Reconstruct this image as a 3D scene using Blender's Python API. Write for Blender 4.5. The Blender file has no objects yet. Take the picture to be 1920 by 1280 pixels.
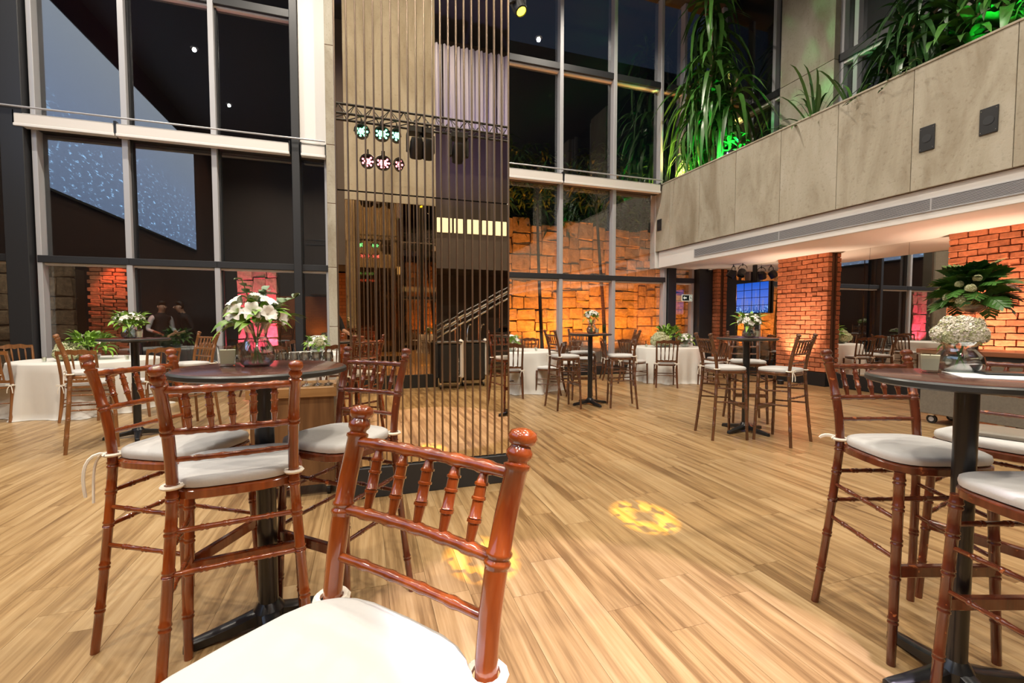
import bpy, bmesh, math, random
from mathutils import Vector, Matrix, Euler, noise as mnoise
random.seed(7)
SC = bpy.context.scene
C = SC.collection
PI = math.pi

# ------------------------------------------------------------------ camera, world, exposure
CAM_H = 1.307
cam_d = bpy.data.cameras.new('camera'); cam = bpy.data.objects.new('camera', cam_d); C.objects.link(cam)
cam_d.sensor_width = 36; cam_d.lens = 845 / 1920 * 36; cam_d.clip_start = 0.02; cam_d.clip_end = 200
YAW, PITCH = math.radians(18.2), math.atan(38 / 845)
cam.location = (0, 0, CAM_H); cam.rotation_euler = (PI / 2 - PITCH, 0, -YAW)
SC.camera = cam
SC.view_settings.view_transform = 'Standard'; SC.view_settings.look = 'None'
SC.view_settings.gamma = 1; SC.view_settings.use_curve_mapping = False
SC.view_settings.exposure = 0.31
W = bpy.data.worlds.new('night_sky'); SC.world = W; W.use_nodes = True
W.node_tree.nodes['Background'].inputs[0].default_value = (0.010, 0.014, 0.024, 1)
W.node_tree.nodes['Background'].inputs[1].default_value = 1.0

def lamp(name, kind, loc, energy, color, target=None, size=0.1, angle=60, blend=0.5, parent=None):
    d = bpy.data.lights.new(name, kind); d.energy = energy; d.color = color
    if kind == 'SPOT':
        d.spot_size = math.radians(angle); d.spot_blend = blend; d.shadow_soft_size = size
    elif kind == 'POINT': d.shadow_soft_size = size
    elif kind == 'AREA': d.size = size
    o = bpy.data.objects.new(name, d); C.objects.link(o); o.location = loc
    if target is not None:
        o.rotation_euler = (Vector(target) - Vector(loc)).to_track_quat('-Z', 'Y').to_euler()
    if parent:
        o.parent = parent; o.matrix_parent_inverse = parent.matrix_world.inverted()
    return o

WARM = (1.0, 0.80, 0.56); NEUT = (1.0, 0.90, 0.76)
CEIL_Z = 9.3
DOWNLIGHTS = [(x, y) for x in (-4.6, -1.6, 1.6, 4.8) for y in (-3.4, 0.4, 4.0, 7.6)]
for i, (x, y) in enumerate(DOWNLIGHTS):
    lamp('downlight_beam', 'SPOT', (x, y, CEIL_Z - 0.06), 220 if x > 0 and 3 < y < 5 else 560, NEUT, (x, y, 0), 0.045, 150, 0.8)
# follow spot on the dance floor, just in front of the camera
lamp('stage_spot_beam', 'SPOT', (1.35, -1.0, 4.2), 950, (0.92, 0.78, 1.0), (0.85, 1.15, 0), 0.03, 26, 0.12)
lamp('stage_spot_beam', 'SPOT', (0.30, -1.0, 4.2), 70, (1.0, 0.76, 0.66), (-0.1, 1.2, 0.6), 0.05, 40, 0.5)

# ------------------------------------------------------------------ mesh helpers
class MB:
    def __init__(s): s.v = []; s.f = []; s.m = []
    def add(s, vs, fs, mi=0):
        b = len(s.v); s.v += [tuple(p) for p in vs]; s.f += [tuple(i + b for i in f) for f in fs]; s.m += [mi] * len(fs); return s
    def box(s, x0, x1, y0, y1, z0, z1, mi=0, M=None):
        vs = [Vector((x, y, z)) for z in (z0, z1) for y in (y0, y1) for x in (x0, x1)]
        if M: vs = [M @ p for p in vs]
        return s.add(vs, [(0, 2, 3, 1), (4, 5, 7, 6), (0, 1, 5, 4), (2, 6, 7, 3), (0, 4, 6, 2), (1, 3, 7, 5)], mi)
    def bbox(s, x0, x1, y0, y1, z0, z1, b=0.004, mi=0, M=None):      # box with chamfered edges
        bm = bmesh.new(); r = bmesh.ops.create_cube(bm, size=1)
        for v in bm.verts: v.co = Vector(((x0+x1)/2 + v.co.x*(x1-x0), (y0+y1)/2 + v.co.y*(y1-y0), (z0+z1)/2 + v.co.z*(z1-z0)))
        bmesh.ops.bevel(bm, geom=bm.edges[:], offset=b, segments=1, affect='EDGES')
        bm.verts.index_update()
        vs = [v.co.copy() for v in bm.verts]; fs = [[v.index for v in f.verts] for f in bm.faces]; bm.free()
        if M: vs = [M @ p for p in vs]
        return s.add(vs, fs, mi)
    def tube(s, pts, rad, n=8, cap=True, mi=0, sq=None):
        pts = [Vector(p) for p in pts]
        if not hasattr(rad, '__len__'): rad = [rad] * len(pts)
        rings = []; up = None
        for i, p in enumerate(pts):
            t = (pts[min(i+1, len(pts)-1)] - pts[max(i-1, 0)])
            t = t.normalized() if t.length > 1e-9 else Vector((0, 0, 1))
            if up is None:
                a = Vector((0, 0, 1)) if abs(t.z) < 0.9 else Vector((0, 1, 0))
                u = t.cross(a).normalized()
            else: u = (up - t * up.dot(t)).normalized()
            up = u; w = t.cross(u)
            rings.append([p + (u * math.cos(2*PI*k/n) + w * math.sin(2*PI*k/n)) * rad[i] for k in range(n)])
        vs = [q for r in rings for q in r]; fs = []
        for i in range(len(pts)-1):
            for k in range(n): fs.append((i*n+k, i*n+(k+1) % n, (i+1)*n+(k+1) % n, (i+1)*n+k))
        if cap: fs.append(tuple(reversed(range(n)))); fs.append(tuple(range((len(pts)-1)*n, len(pts)*n)))
        return s.add(vs, fs, mi)
    def lathe(s, prof, n=24, c=(0, 0, 0), mi=0, cap=False):
        vs = [(c[0] + r*math.cos(2*PI*k/n), c[1] + r*math.sin(2*PI*k/n), c[2] + z) for r, z in prof for k in range(n)]
        fs = [(i*n+k, i*n+(k+1) % n, (i+1)*n+(k+1) % n, (i+1)*n+k) for i in range(len(prof)-1) for k in range(n)]
        if cap: fs.append(tuple(reversed(range(n)))); fs.append(tuple(range((len(prof)-1)*n, len(prof)*n)))
        return s.add(vs, fs, mi)
    def mesh(s, name, mat, smooth=True, angle=35):
        me = bpy.data.meshes.new(name); me.from_pydata(s.v, [], s.f)
        for m in (mat if isinstance(mat, (list, tuple)) else [mat]): me.materials.append(m)
        if any(s.m): me.polygons.foreach_set('material_index', s.m)
        if smooth:
            me.polygons.foreach_set('use_smooth', [True]*len(me.polygons)); me.set_sharp_from_angle(angle=math.radians(angle))
        me.validate(); me.update(); return me
    def build(s, name, mat, parent=None, smooth=True, angle=35): return obj(name, s.mesh(name, mat, smooth, angle), parent)

def obj(name, me, parent=None, loc=None, rot=None):
    o = bpy.data.objects.new(name, me); C.objects.link(o)
    if parent: o.parent = parent
    if loc is not None: o.location = loc
    if rot is not None: o.rotation_euler = rot
    return o
def tag(o, label=None, cat=None, group=None, kind=None):
    if label: o['label'] = label
    if cat: o['category'] = cat
    if group: o['group'] = group
    if kind: o['kind'] = kind
    return o
def thing(name, label, cat, loc=(0, 0, 0), rz=0, group=None):
    o = obj(name, None, None, loc, (0, 0, rz)); o.empty_display_size = 0.1
    return tag(o, label, cat, group)
def struct(o, label=None): o['kind'] = 'structure'; return tag(o, label) if label else o
def copy_tree(o, parent=None):
    c = o.copy(); C.objects.link(c); c.parent = parent
    for ch in KIDS.get(o.name, list(o.children)): copy_tree(ch, c)
    return c
KIDS = {}
def freeze(o):
    KIDS[o.name] = list(o.children)
    for ch in KIDS[o.name]: freeze(ch)
def face(fx, fy): return math.atan2(-fx, fy)

# ------------------------------------------------------------------ materials
def nt(name):
    m = bpy.data.materials.new(name); m.use_nodes = True; t = m.node_tree
    return m, t, t.nodes['Principled BSDF']
def N(t, kind, **kw):
    n = t.nodes.new(kind)
    for k, v in kw.items():
        if k in n.inputs.keys(): n.inputs[k].default_value = v
        else: setattr(n, k, v)
    return n
def rgba(c): return (c[0], c[1], c[2], 1)
def mat(name, col, rough=0.5, metal=0, coat=0, spec=0.5, var=0.0, vscale=6, bump=0, bscale=40, stretch=(1, 1, 1), rnd=0, emit=None, es=0, trans=0):
    m, t, b = nt(name)
    b.inputs['Base Color'].default_value = rgba(col); b.inputs['Roughness'].default_value = rough
    b.inputs['Metallic'].default_value = metal; b.inputs['Coat Weight'].default_value = coat; b.inputs['Coat Roughness'].default_value = 0.08
    b.inputs['Specular IOR Level'].default_value = spec; b.inputs['Transmission Weight'].default_value = trans
    if emit: b.inputs['Emission Color'].default_value = rgba(emit); b.inputs['Emission Strength'].default_value = es
    if var or rnd:
        tc = N(t, 'ShaderNodeTexCoord'); mp = N(t, 'ShaderNodeMapping'); mp.inputs['Scale'].default_value = stretch
        t.links.new(tc.outputs['Object'], mp.inputs['Vector'])
        oi = N(t, 'ShaderNodeObjectInfo')
        add = N(t, 'ShaderNodeVectorMath', operation='ADD'); sc = N(t, 'ShaderNodeVectorMath', operation='SCALE'); sc.inputs['Scale'].default_value = 37
        t.links.new(oi.outputs['Random'], sc.inputs[0]); t.links.new(mp.outputs[0], add.inputs[0]); t.links.new(sc.outputs[0], add.inputs[1])
        nz = N(t, 'ShaderNodeTexNoise'); nz.inputs['Scale'].default_value = vscale; nz.inputs['Detail'].default_value = 5; nz.inputs['Roughness'].default_value = 0.6
        t.links.new(add.outputs[0], nz.inputs['Vector'])
        rm = N(t, 'ShaderNodeMapRange'); rm.inputs['From Min'].default_value = 0.3; rm.inputs['From Max'].default_value = 0.7
        rm.inputs['To Min'].default_value = 1 - var; rm.inputs['To Max'].default_value = 1 + var
        t.links.new(nz.outputs['Fac'], rm.inputs['Value'])
        r2 = N(t, 'ShaderNodeMapRange'); r2.inputs['To Min'].default_value = 1 - rnd; r2.inputs['To Max'].default_value = 1 + rnd
        t.links.new(oi.outputs['Random'], r2.inputs['Value'])
        mu = N(t, 'ShaderNodeMath', operation='MULTIPLY'); t.links.new(rm.outputs[0], mu.inputs[0]); t.links.new(r2.outputs[0], mu.inputs[1])
        vm = N(t, 'ShaderNodeVectorMath', operation='SCALE'); vm.inputs[0].default_value = col; t.links.new(mu.outputs[0], vm.inputs['Scale'])
        t.links.new(vm.outputs[0], b.inputs['Base Color'])
    if bump:
        tc = N(t, 'ShaderNodeTexCoord'); nz = N(t, 'ShaderNodeTexNoise'); nz.inputs['Scale'].default_value = bscale; nz.inputs['Detail'].default_value = 4
        t.links.new(tc.outputs['Object'], nz.inputs['Vector'])
        bp = N(t, 'ShaderNodeBump'); bp.inputs['Strength'].default_value = bump; bp.inputs['Distance'].default_value = 0.02
        t.links.new(nz.outputs['Fac'], bp.inputs['Height']); t.links.new(bp.outputs[0], b.inputs['Normal'])
    return m
def glassy(name, refl, tint=(1, 1, 1), rough=0.0, fres=0.0, blend=0.35, edge=0.62):       # thin sheet glass: part mirror, part clear
    m = bpy.data.materials.new(name); m.use_nodes = True; t = m.node_tree; t.nodes.clear()
    out = N(t, 'ShaderNodeOutputMaterial'); mx = N(t, 'ShaderNodeMixShader'); tr = N(t, 'ShaderNodeBsdfTransparent'); gl = N(t, 'ShaderNodeBsdfGlossy')
    tr.inputs[0].default_value = rgba(tint); gl.inputs['Roughness'].default_value = rough; gl.inputs['Color'].default_value = (1, 1, 1, 1)
    lw = N(t, 'ShaderNodeLayerWeight'); lw.inputs['Blend'].default_value = blend
    mr = N(t, 'ShaderNodeMapRange'); mr.inputs['To Min'].default_value = refl; mr.inputs['To Max'].default_value = refl + fres
    t.links.new(lw.outputs['Facing'], mr.inputs['Value']); t.links.new(mr.outputs[0], mx.inputs[0])
    if fres > 0.2:                                                  # the wall of a vessel looks darker where it is seen edge-on
        rp = N(t, 'ShaderNodeValToRGB'); rp.color_ramp.elements[0].position = 0.30; rp.color_ramp.elements[0].color = rgba(tint); rp.color_ramp.elements[1].position = 0.95; rp.color_ramp.elements[1].color = (edge*.93, edge, edge, 1)
        t.links.new(lw.outputs['Facing'], rp.inputs[0]); t.links.new(rp.outputs[0], tr.inputs[0])
    t.links.new(tr.outputs[0], mx.inputs[1]); t.links.new(gl.outputs[0], mx.inputs[2]); t.links.new(mx.outputs[0], out.inputs[0])
    return m
def mirror(name, col, rough=0.005): return mat(name, col, rough, 1)

def wood_floor():
    m, t, b = nt('oak_vinyl_plank')
    g = N(t, 'ShaderNodeNewGeometry'); oi = N(t, 'ShaderNodeObjectInfo')
    ad = N(t, 'ShaderNodeMath', operation='ADD'); t.links.new(oi.outputs['Random'], ad.inputs[0]); t.links.new(g.outputs['Random Per Island'], ad.inputs[1])
    fr = N(t, 'ShaderNodeMath', operation='FRACT'); t.links.new(ad.outputs[0], fr.inputs[0])
    sc = N(t, 'ShaderNodeVectorMath', operation='SCALE'); sc.inputs['Scale'].default_value = 53; t.links.new(fr.outputs[0], sc.inputs[0])
    mp = N(t, 'ShaderNodeMapping'); mp.inputs['Scale'].default_value = (13, 0.6, 1); t.links.new(g.outputs['Position'], mp.inputs['Vector'])
    av = N(t, 'ShaderNodeVectorMath', operation='ADD'); t.links.new(mp.outputs[0], av.inputs[0]); t.links.new(sc.outputs[0], av.inputs[1])
    n1 = N(t, 'ShaderNodeTexNoise'); n1.inputs['Scale'].default_value = 1.5; n1.inputs['Detail'].default_value = 4; n1.inputs['Distortion'].default_value = 0.6
    n2 = N(t, 'ShaderNodeTexNoise'); n2.inputs['Scale'].default_value = 9; n2.inputs['Detail'].default_value = 5
    t.links.new(av.outputs[0], n1.inputs['Vector']); t.links.new(av.outputs[0], n2.inputs['Vector'])
    mixn = N(t, 'ShaderNodeMath', operation='MULTIPLY_ADD'); mixn.inputs[1].default_value = 0.35; t.links.new(n2.outputs['Fac'], mixn.inputs[0])
    h = N(t, 'ShaderNodeMath', operation='MULTIPLY_ADD'); h.inputs[1].default_value = 0.16; h.inputs[2].default_value = -0.26
    t.links.new(fr.outputs[0], h.inputs[0])
    a2 = N(t, 'ShaderNodeMath', operation='ADD'); t.links.new(n1.outputs['Fac'], a2.inputs[0]); t.links.new(h.outputs[0], a2.inputs[1])
    t.links.new(a2.outputs[0], mixn.inputs[2])
    cr = N(t, 'ShaderNodeValToRGB'); e = cr.color_ramp.elements
    e[0].position = 0.28; e[0].color = (0.195, 0.108, 0.042, 1); e[1].position = 0.74; e[1].color = (0.50, 0.345, 0.178, 1)
    x = cr.color_ramp.elements.new(0.5); x.color = (0.375, 0.235, 0.104, 1)
    t.links.new(mixn.outputs[0], cr.inputs[0]); t.links.new(cr.outputs[0], b.inputs['Base Color'])
    b.inputs['Roughness'].default_value = 0.33; b.inputs['Specular IOR Level'].default_value = 0.45
    bp = N(t, 'ShaderNodeBump'); bp.inputs['Strength'].default_value = 0.06; bp.inputs['Distance'].default_value = 0.01
    t.links.new(n2.outputs['Fac'], bp.inputs['Height']); t.links.new(bp.outputs[0], b.inputs['Normal'])
    return m
def wood(name, c0, c1, rough=0.25, coat=0.6, axis=2, wear=None, scale=30):
    m, t, b = nt(name)
    tc = N(t, 'ShaderNodeTexCoord'); oi = N(t, 'ShaderNodeObjectInfo'); mp = N(t, 'ShaderNodeMapping')
    s = [1.0, 1.0, 1.0]; s[axis] = 0.08; mp.inputs['Scale'].default_value = s
    sc = N(t, 'ShaderNodeVectorMath', operation='SCALE'); sc.inputs['Scale'].default_value = 19; t.links.new(oi.outputs['Random'], sc.inputs[0])
    av = N(t, 'ShaderNodeVectorMath', operation='ADD'); t.links.new(tc.outputs['Object'], mp.inputs['Vector']); t.links.new(mp.outputs[0], av.inputs[0]); t.links.new(sc.outputs[0], av.inputs[1])
    nz = N(t, 'ShaderNodeTexNoise'); nz.inputs['Scale'].default_value = scale; nz.inputs['Detail'].default_value = 4; t.links.new(av.outputs[0], nz.inputs['Vector'])
    cr = N(t, 'ShaderNodeValToRGB'); cr.color_ramp.elements[0].position = 0.3; cr.color_ramp.elements[0].color = rgba(c0)
    cr.color_ramp.elements[1].position = 0.7; cr.color_ramp.elements[1].color = rgba(c1)
    t.links.new(nz.outputs['Fac'], cr.inputs[0]); src = cr.outputs[0]
    if wear:
        n2 = N(t, 'ShaderNodeTexNoise'); n2.inputs['Scale'].default_value = 26; n2.inputs['Detail'].default_value = 6; t.links.new(tc.outputs['Object'], n2.inputs['Vector'])
        c2 = N(t, 'ShaderNodeValToRGB'); c2.color_ramp.elements[0].position = 0.66; c2.color_ramp.elements[1].position = 0.70
        t.links.new(n2.outputs['Fac'], c2.inputs[0])
        mx = N(t, 'ShaderNodeMixRGB'); mx.inputs[2].default_value = rgba(wear); t.links.new(c2.outputs[0], mx.inputs[0]); t.links.new(src, mx.inputs[1]); src = mx.outputs[0]
    t.links.new(src, b.inputs['Base Color']); b.inputs['Roughness'].default_value = rough; b.inputs['Coat Weight'].default_value = coat; b.inputs['Coat Roughness'].default_value = 0.07
    return m
def concrete(name, c0, c1, c2):
    m, t, b = nt(name)
    g = N(t, 'ShaderNodeNewGeometry'); mp = N(t, 'ShaderNodeMapping'); mp.inputs['Scale'].default_value = (1.0, 1.0, 0.35); t.links.new(g.outputs['Position'], mp.inputs['Vector'])
    oi = N(t, 'ShaderNodeObjectInfo'); sc = N(t, 'ShaderNodeVectorMath', operation='SCALE'); sc.inputs['Scale'].default_value = 23; t.links.new(oi.outputs['Random'], sc.inputs[0])
    av = N(t, 'ShaderNodeVectorMath', operation='ADD'); t.links.new(mp.outputs[0], av.inputs[0]); t.links.new(sc.outputs[0], av.inputs[1])
    n1 = N(t, 'ShaderNodeTexNoise'); n1.inputs['Scale'].default_value = 1.7; n1.inputs['Detail'].default_value = 8; n1.inputs['Roughness'].default_value = 0.62; n1.inputs['Distortion'].default_value = 0.7
    t.links.new(av.outputs[0], n1.inputs['Vector'])
    cr = N(t, 'ShaderNodeValToRGB'); e = cr.color_ramp.elements; e[0].position = 0.3; e[0].color = rgba(c0); e[1].position = 0.75; e[1].color = rgba(c2)
    x = e.new(0.52); x.color = rgba(c1); t.links.new(n1.outputs['Fac'], cr.inputs[0])
    n2 = N(t, 'ShaderNodeTexNoise'); n2.inputs['Scale'].default_value = 26; n2.inputs['Detail'].default_value = 5; t.links.new(g.outputs['Position'], n2.inputs['Vector'])
    c2r = N(t, 'ShaderNodeValToRGB'); c2r.color_ramp.elements[0].position = 0.28; c2r.color_ramp.elements[0].color = (0.55, 0.5, 0.45, 1); c2r.color_ramp.elements[1].position = 0.42; c2r.color_ramp.elements[1].color = (1, 1, 1, 1)
    t.links.new(n2.outputs['Fac'], c2r.inputs[0])
    mx = N(t, 'ShaderNodeMixRGB', blend_type='MULTIPLY'); mx.inputs[0].default_value = 0.4; t.links.new(cr.outputs[0], mx.inputs[1]); t.links.new(c2r.outputs[0], mx.inputs[2])
    t.links.new(mx.outputs[0], b.inputs['Base Color']); b.inputs['Roughness'].default_value = 0.8
    bp = N(t, 'ShaderNodeBump'); bp.inputs['Strength'].default_value = 0.15; bp.inputs['Distance'].default_value = 0.02; t.links.new(n2.outputs['Fac'], bp.inputs['Height']); t.links.new(bp.outputs[0], b.inputs['Normal'])
    return m
def brick_tex(name, c0, c1, mortar, sx=4.6):
    m, t, b = nt(name)
    g = N(t, 'ShaderNodeNewGeometry'); sep = N(t, 'ShaderNodeSeparateXYZ'); t.links.new(g.outputs['Position'], sep.inputs[0])
    ad = N(t, 'ShaderNodeMath', operation='ADD'); t.links.new(sep.outputs[0], ad.inputs[0]); t.links.new(sep.outputs[1], ad.inputs[1])
    cb = N(t, 'ShaderNodeCombineXYZ'); t.links.new(ad.outputs[0], cb.inputs[0]); t.links.new(sep.outputs[2], cb.inputs[1])
    br = N(t, 'ShaderNodeTexBrick'); br.inputs['Scale'].default_value = sx; br.inputs['Color1'].default_value = rgba(c0); br.inputs['Color2'].default_value = rgba(c1); br.inputs['Mortar'].default_value = rgba(mortar)
    br.inputs['Mortar Size'].default_value = 0.02; br.inputs['Brick Width'].default_value = 1.0; br.inputs['Row Height'].default_value = 0.42
    t.links.new(cb.outputs[0], br.inputs['Vector']); t.links.new(br.outputs[0], b.inputs['Base Color']); b.inputs['Roughness'].default_value = 0.9
    bp = N(t, 'ShaderNodeBump'); bp.inputs['Strength'].default_value = 0.6; bp.inputs['Distance'].default_value = 0.02; bp.invert = True; t.links.new(br.outputs['Fac'], bp.inputs['Height']); t.links.new(bp.outputs[0], b.inputs['Normal'])
    return m

M = {}
M['floor'] = wood_floor()
M['underlay'] = mat('dark_underlay', (0.10, 0.055, 0.022), 0.8)
M['lacq_red'] = wood('red_brown_lacquer', (0.150, 0.026, 0.005), (0.32, 0.070, 0.011), 0.18, 1.0)
M['lacq_mah'] = wood('dark_mahogany_lacquer', (0.085, 0.018, 0.008), (0.17, 0.040, 0.014), 0.25, 0.8, wear=(0.42, 0.12, 0.035))
M['lacq_brn'] = wood('walnut_lacquer', (0.070, 0.025, 0.011), (0.145, 0.055, 0.022), 0.26, 0.8)
M['lacq_brn_lit'] = wood('lit_walnut_lacquer', (0.17, 0.065, 0.020), (0.30, 0.125, 0.040), 0.28, 0.7)  # brown lacquer again, with the light on the left-hand seats put into its colour
M['cushion'] = mat('ivory_cushion_fabric', (0.57, 0.56, 0.545), 0.75, var=0.03, vscale=4, bump=0.08, bscale=60)
M['ribbon'] = mat('ivory_ribbon', (0.85, 0.80, 0.70), 0.8)
M['cloth'] = mat('ivory_tablecloth', (0.72, 0.70, 0.65), 0.8, var=0.03, vscale=3)
M['iron'] = mat('black_iron', (0.012, 0.013, 0.015), 0.32, 0.0, 0.3)
M['black'] = mat('matte_black', (0.012, 0.012, 0.013), 0.5)
M['blackmetal'] = mat('charcoal_frame', (0.022, 0.023, 0.026), 0.45)
M['tabletop'] = wood('dark_red_tabletop', (0.075, 0.028, 0.022), (0.12, 0.045, 0.034), 0.22, 0.3, axis=0, scale=12)
M['tableedge'] = mat('black_table_edge', (0.03, 0.032, 0.03), 0.35)
M['alu'] = mat('pale_grey_aluminium', (0.46, 0.46, 0.48), 0.4, 0.1)
M['white'] = mat('white_paint', (0.80, 0.78, 0.75), 0.6)
M['soffit'] = mat('white_soffit_paint', (0.82, 0.78, 0.74), 0.7)
M['blind'] = mat('white_blind_box', (0.78, 0.74, 0.69), 0.5)
M['glass'] = glassy('tinted_window_glass', 0.105, (0.90, 0.93, 0.94), 0.0, 0.12)
M['clear'] = glassy('clear_glass', 0.09, (0.95, 0.97, 0.97), 0.02, 0.7, 0.5)
M['water'] = glassy('vase_water', 0.05, (0.90, 0.96, 0.95), 0.0, 0.3, edge=0.7)
M['wineglass'] = glassy('wine_glass_crystal', 0.20, (0.95, 0.96, 0.96), 0.02, 0.7, 0.5, edge=0.50)
M['bronze_mirror'] = mirror('bronze_mirror', (0.86, 0.76, 0.62))
M['dark_mirror'] = mirror('dark_bronze_mirror', (0.46, 0.33, 0.21), 0.02)
M['wall_mirror'] = mirror('grey_wall_mirror', (0.74, 0.70, 0.66))
M['bronze_bar'] = mat('brown_bronze_bar', (0.34, 0.25, 0.18), 0.28, 0.85)
M['conc'] = concrete('beige_board_concrete', (0.27, 0.225, 0.155), (0.42, 0.38, 0.295), (0.52, 0.485, 0.405))
M['brick'] = mat('orange_brick', (0.56, 0.185, 0.08), 0.85, var=0.22, vscale=16, bump=0.5, bscale=26, rnd=0.18)
M['mortar'] = mat('brown_mortar', (0.13, 0.055, 0.03), 0.95)
M['stone'] = mat('rough_sandstone', (0.42, 0.28, 0.16), 0.9, var=0.35, vscale=4, bump=0.6, bscale=12, rnd=0.2)
M['joint'] = mat('dark_stone_joint', (0.07, 0.05, 0.035), 0.95)
M['ceil'] = mat('charcoal_ceiling', (0.05, 0.05, 0.055), 0.8)
M['plaster'] = mat('brown_plaster', (0.10, 0.075, 0.06), 0.8, var=0.06, vscale=2)
M['darkwood'] = wood('dark_wood_panel', (0.035, 0.015, 0.008), (0.06, 0.026, 0.013), 0.4, 0.2)
M['console'] = wood('brown_oak_veneer', (0.12, 0.055, 0.022), (0.22, 0.11, 0.045), 0.4, 0.2, axis=2, scale=24)
M['console_top'] = wood('golden_oak_top', (0.26, 0.13, 0.045), (0.42, 0.23, 0.09), 0.35, 0.3, axis=0, scale=24)
M['cartgrey'] = mat('grey_linen_laminate', (0.165, 0.145, 0.115), 0.7, var=0.12, vscale=40)
M['carttop'] = wood('reddish_wood_top', (0.16, 0.055, 0.025), (0.25, 0.09, 0.04), 0.35, 0.3, axis=1)
M['chrome'] = mat('chrome', (0.75, 0.75, 0.77), 0.15, 1)
M['grille'] = mat('grey_grille', (0.22, 0.22, 0.22), 0.5, 0.3)
M['leaf'] = mat('glossy_green_leaf', (0.055, 0.15, 0.026), 0.35, var=0.25, vscale=4, rnd=0.45)
M['leaf2'] = mat('lime_green_leaf', (0.20, 0.36, 0.045), 0.45, var=0.2, vscale=6, rnd=0.35)
M['leaf3'] = mat('grey_green_leaf', (0.16, 0.24, 0.13), 0.5, var=0.2, vscale=6, rnd=0.3)
M['leafd'] = mat('deep_green_leaf', (0.028, 0.085, 0.020), 0.35, var=0.3, vscale=5, rnd=0.4)
M['cane'] = mat('brown_cane', (0.22, 0.14, 0.07), 0.8, var=0.2, vscale=20)
M['trunk'] = mat('dark_bark', (0.035, 0.026, 0.02), 0.9)
M['stem'] = mat('green_stem', (0.13, 0.24, 0.05), 0.5)
M['petal'] = mat('white_petal', (0.86, 0.84, 0.78), 0.6, rnd=0.06)
def floret(name, c0, c1, c2):
    m, t, b = nt(name); g = N(t, 'ShaderNodeNewGeometry'); oi = N(t, 'ShaderNodeObjectInfo')
    cr = N(t, 'ShaderNodeValToRGB'); e = cr.color_ramp.elements; e[0].position = 0.0; e[0].color = rgba(c0); e[1].position = 1.0; e[1].color = rgba(c2); x = e.new(0.4); x.color = rgba(c1)
    t.links.new(g.outputs['Random Per Island'], cr.inputs[0]); t.links.new(cr.outputs[0], b.inputs['Base Color']); b.inputs['Roughness'].default_value = 0.7; return m
M['hyd'] = floret('pale_green_hydrangea', (0.22, 0.25, 0.08), (0.56, 0.57, 0.32), (0.72, 0.70, 0.50)); M['hydw'] = floret('blush_hydrangea', (0.36, 0.38, 0.14), (0.74, 0.70, 0.52), (0.84, 0.76, 0.70))
M['soil'] = mat('dark_soil', (0.03, 0.02, 0.013), 1)
M['wax'] = mat('cream_wax', (0.80, 0.77, 0.58), 0.5, emit=(1, 0.9, 0.6), es=0.05)
M['paper'] = mat('white_paper', (0.85, 0.85, 0.84), 0.7)
M['taupe'] = mat('taupe_satin', (0.23, 0.20, 0.16), 0.45, var=0.1, vscale=6)
M['skin'] = mat('skin', (0.42, 0.23, 0.15), 0.5)
M['hair'] = mat('dark_hair', (0.015, 0.011, 0.009), 0.6)
M['blacktee'] = mat('black_cotton', (0.012, 0.012, 0.014), 0.85)
M['whiteshirt'] = mat('white_shirt', (0.7, 0.7, 0.7), 0.8)
M['terrace'] = mat('terrace_paving', (0.10, 0.085, 0.07), 0.8, var=0.2, vscale=3)
M['signw'] = mat('sign_white', (0.8, 0.85, 0.75), 0.5, emit=(0.9, 1, 0.8), es=0.35)
M['led_w'] = mat('downlight_lens', (1, 1, 1), 0.5, emit=(1, 0.95, 0.85), es=8)
M['led_g'] = mat('green_led', (0.2, 1, 0.6), 0.5, emit=(0.15, 1.0, 0.6), es=9)
M['led_r'] = mat('pink_led', (1, 0.2, 0.3), 0.5, emit=(1.0, 0.25, 0.35), es=6)
M['led_y'] = mat('yellow_lens', (1, 0.9, 0.1), 0.5, emit=(1.0, 0.85, 0.05), es=4)
M['led_b'] = mat('blue_led', (0.3, 0.5, 1), 0.5, emit=(0.35, 0.55, 1.0), es=6)
M['lit_panel'] = mat('lit_cream_panel', (0.9, 0.85, 0.6), 0.5, emit=(1, 0.9, 0.55), es=0.7)

# ------------------------------------------------------------------ room shell
XL, XR, YB, YW = -6.6, 8.95, -6.2, 9.9       # left wall, right wall, wall behind camera, window wall
PX, PZ0, PZ1, SOF = 7.1, 3.07, 4.72, 2.66    # parapet plane, concrete bottom and top, soffit
fl = struct(MB().box(XL, XR, YB, YW, -0.3, -0.010).build('floor', M['underlay'], smooth=False), 'oak plank floor of the hall')
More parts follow.
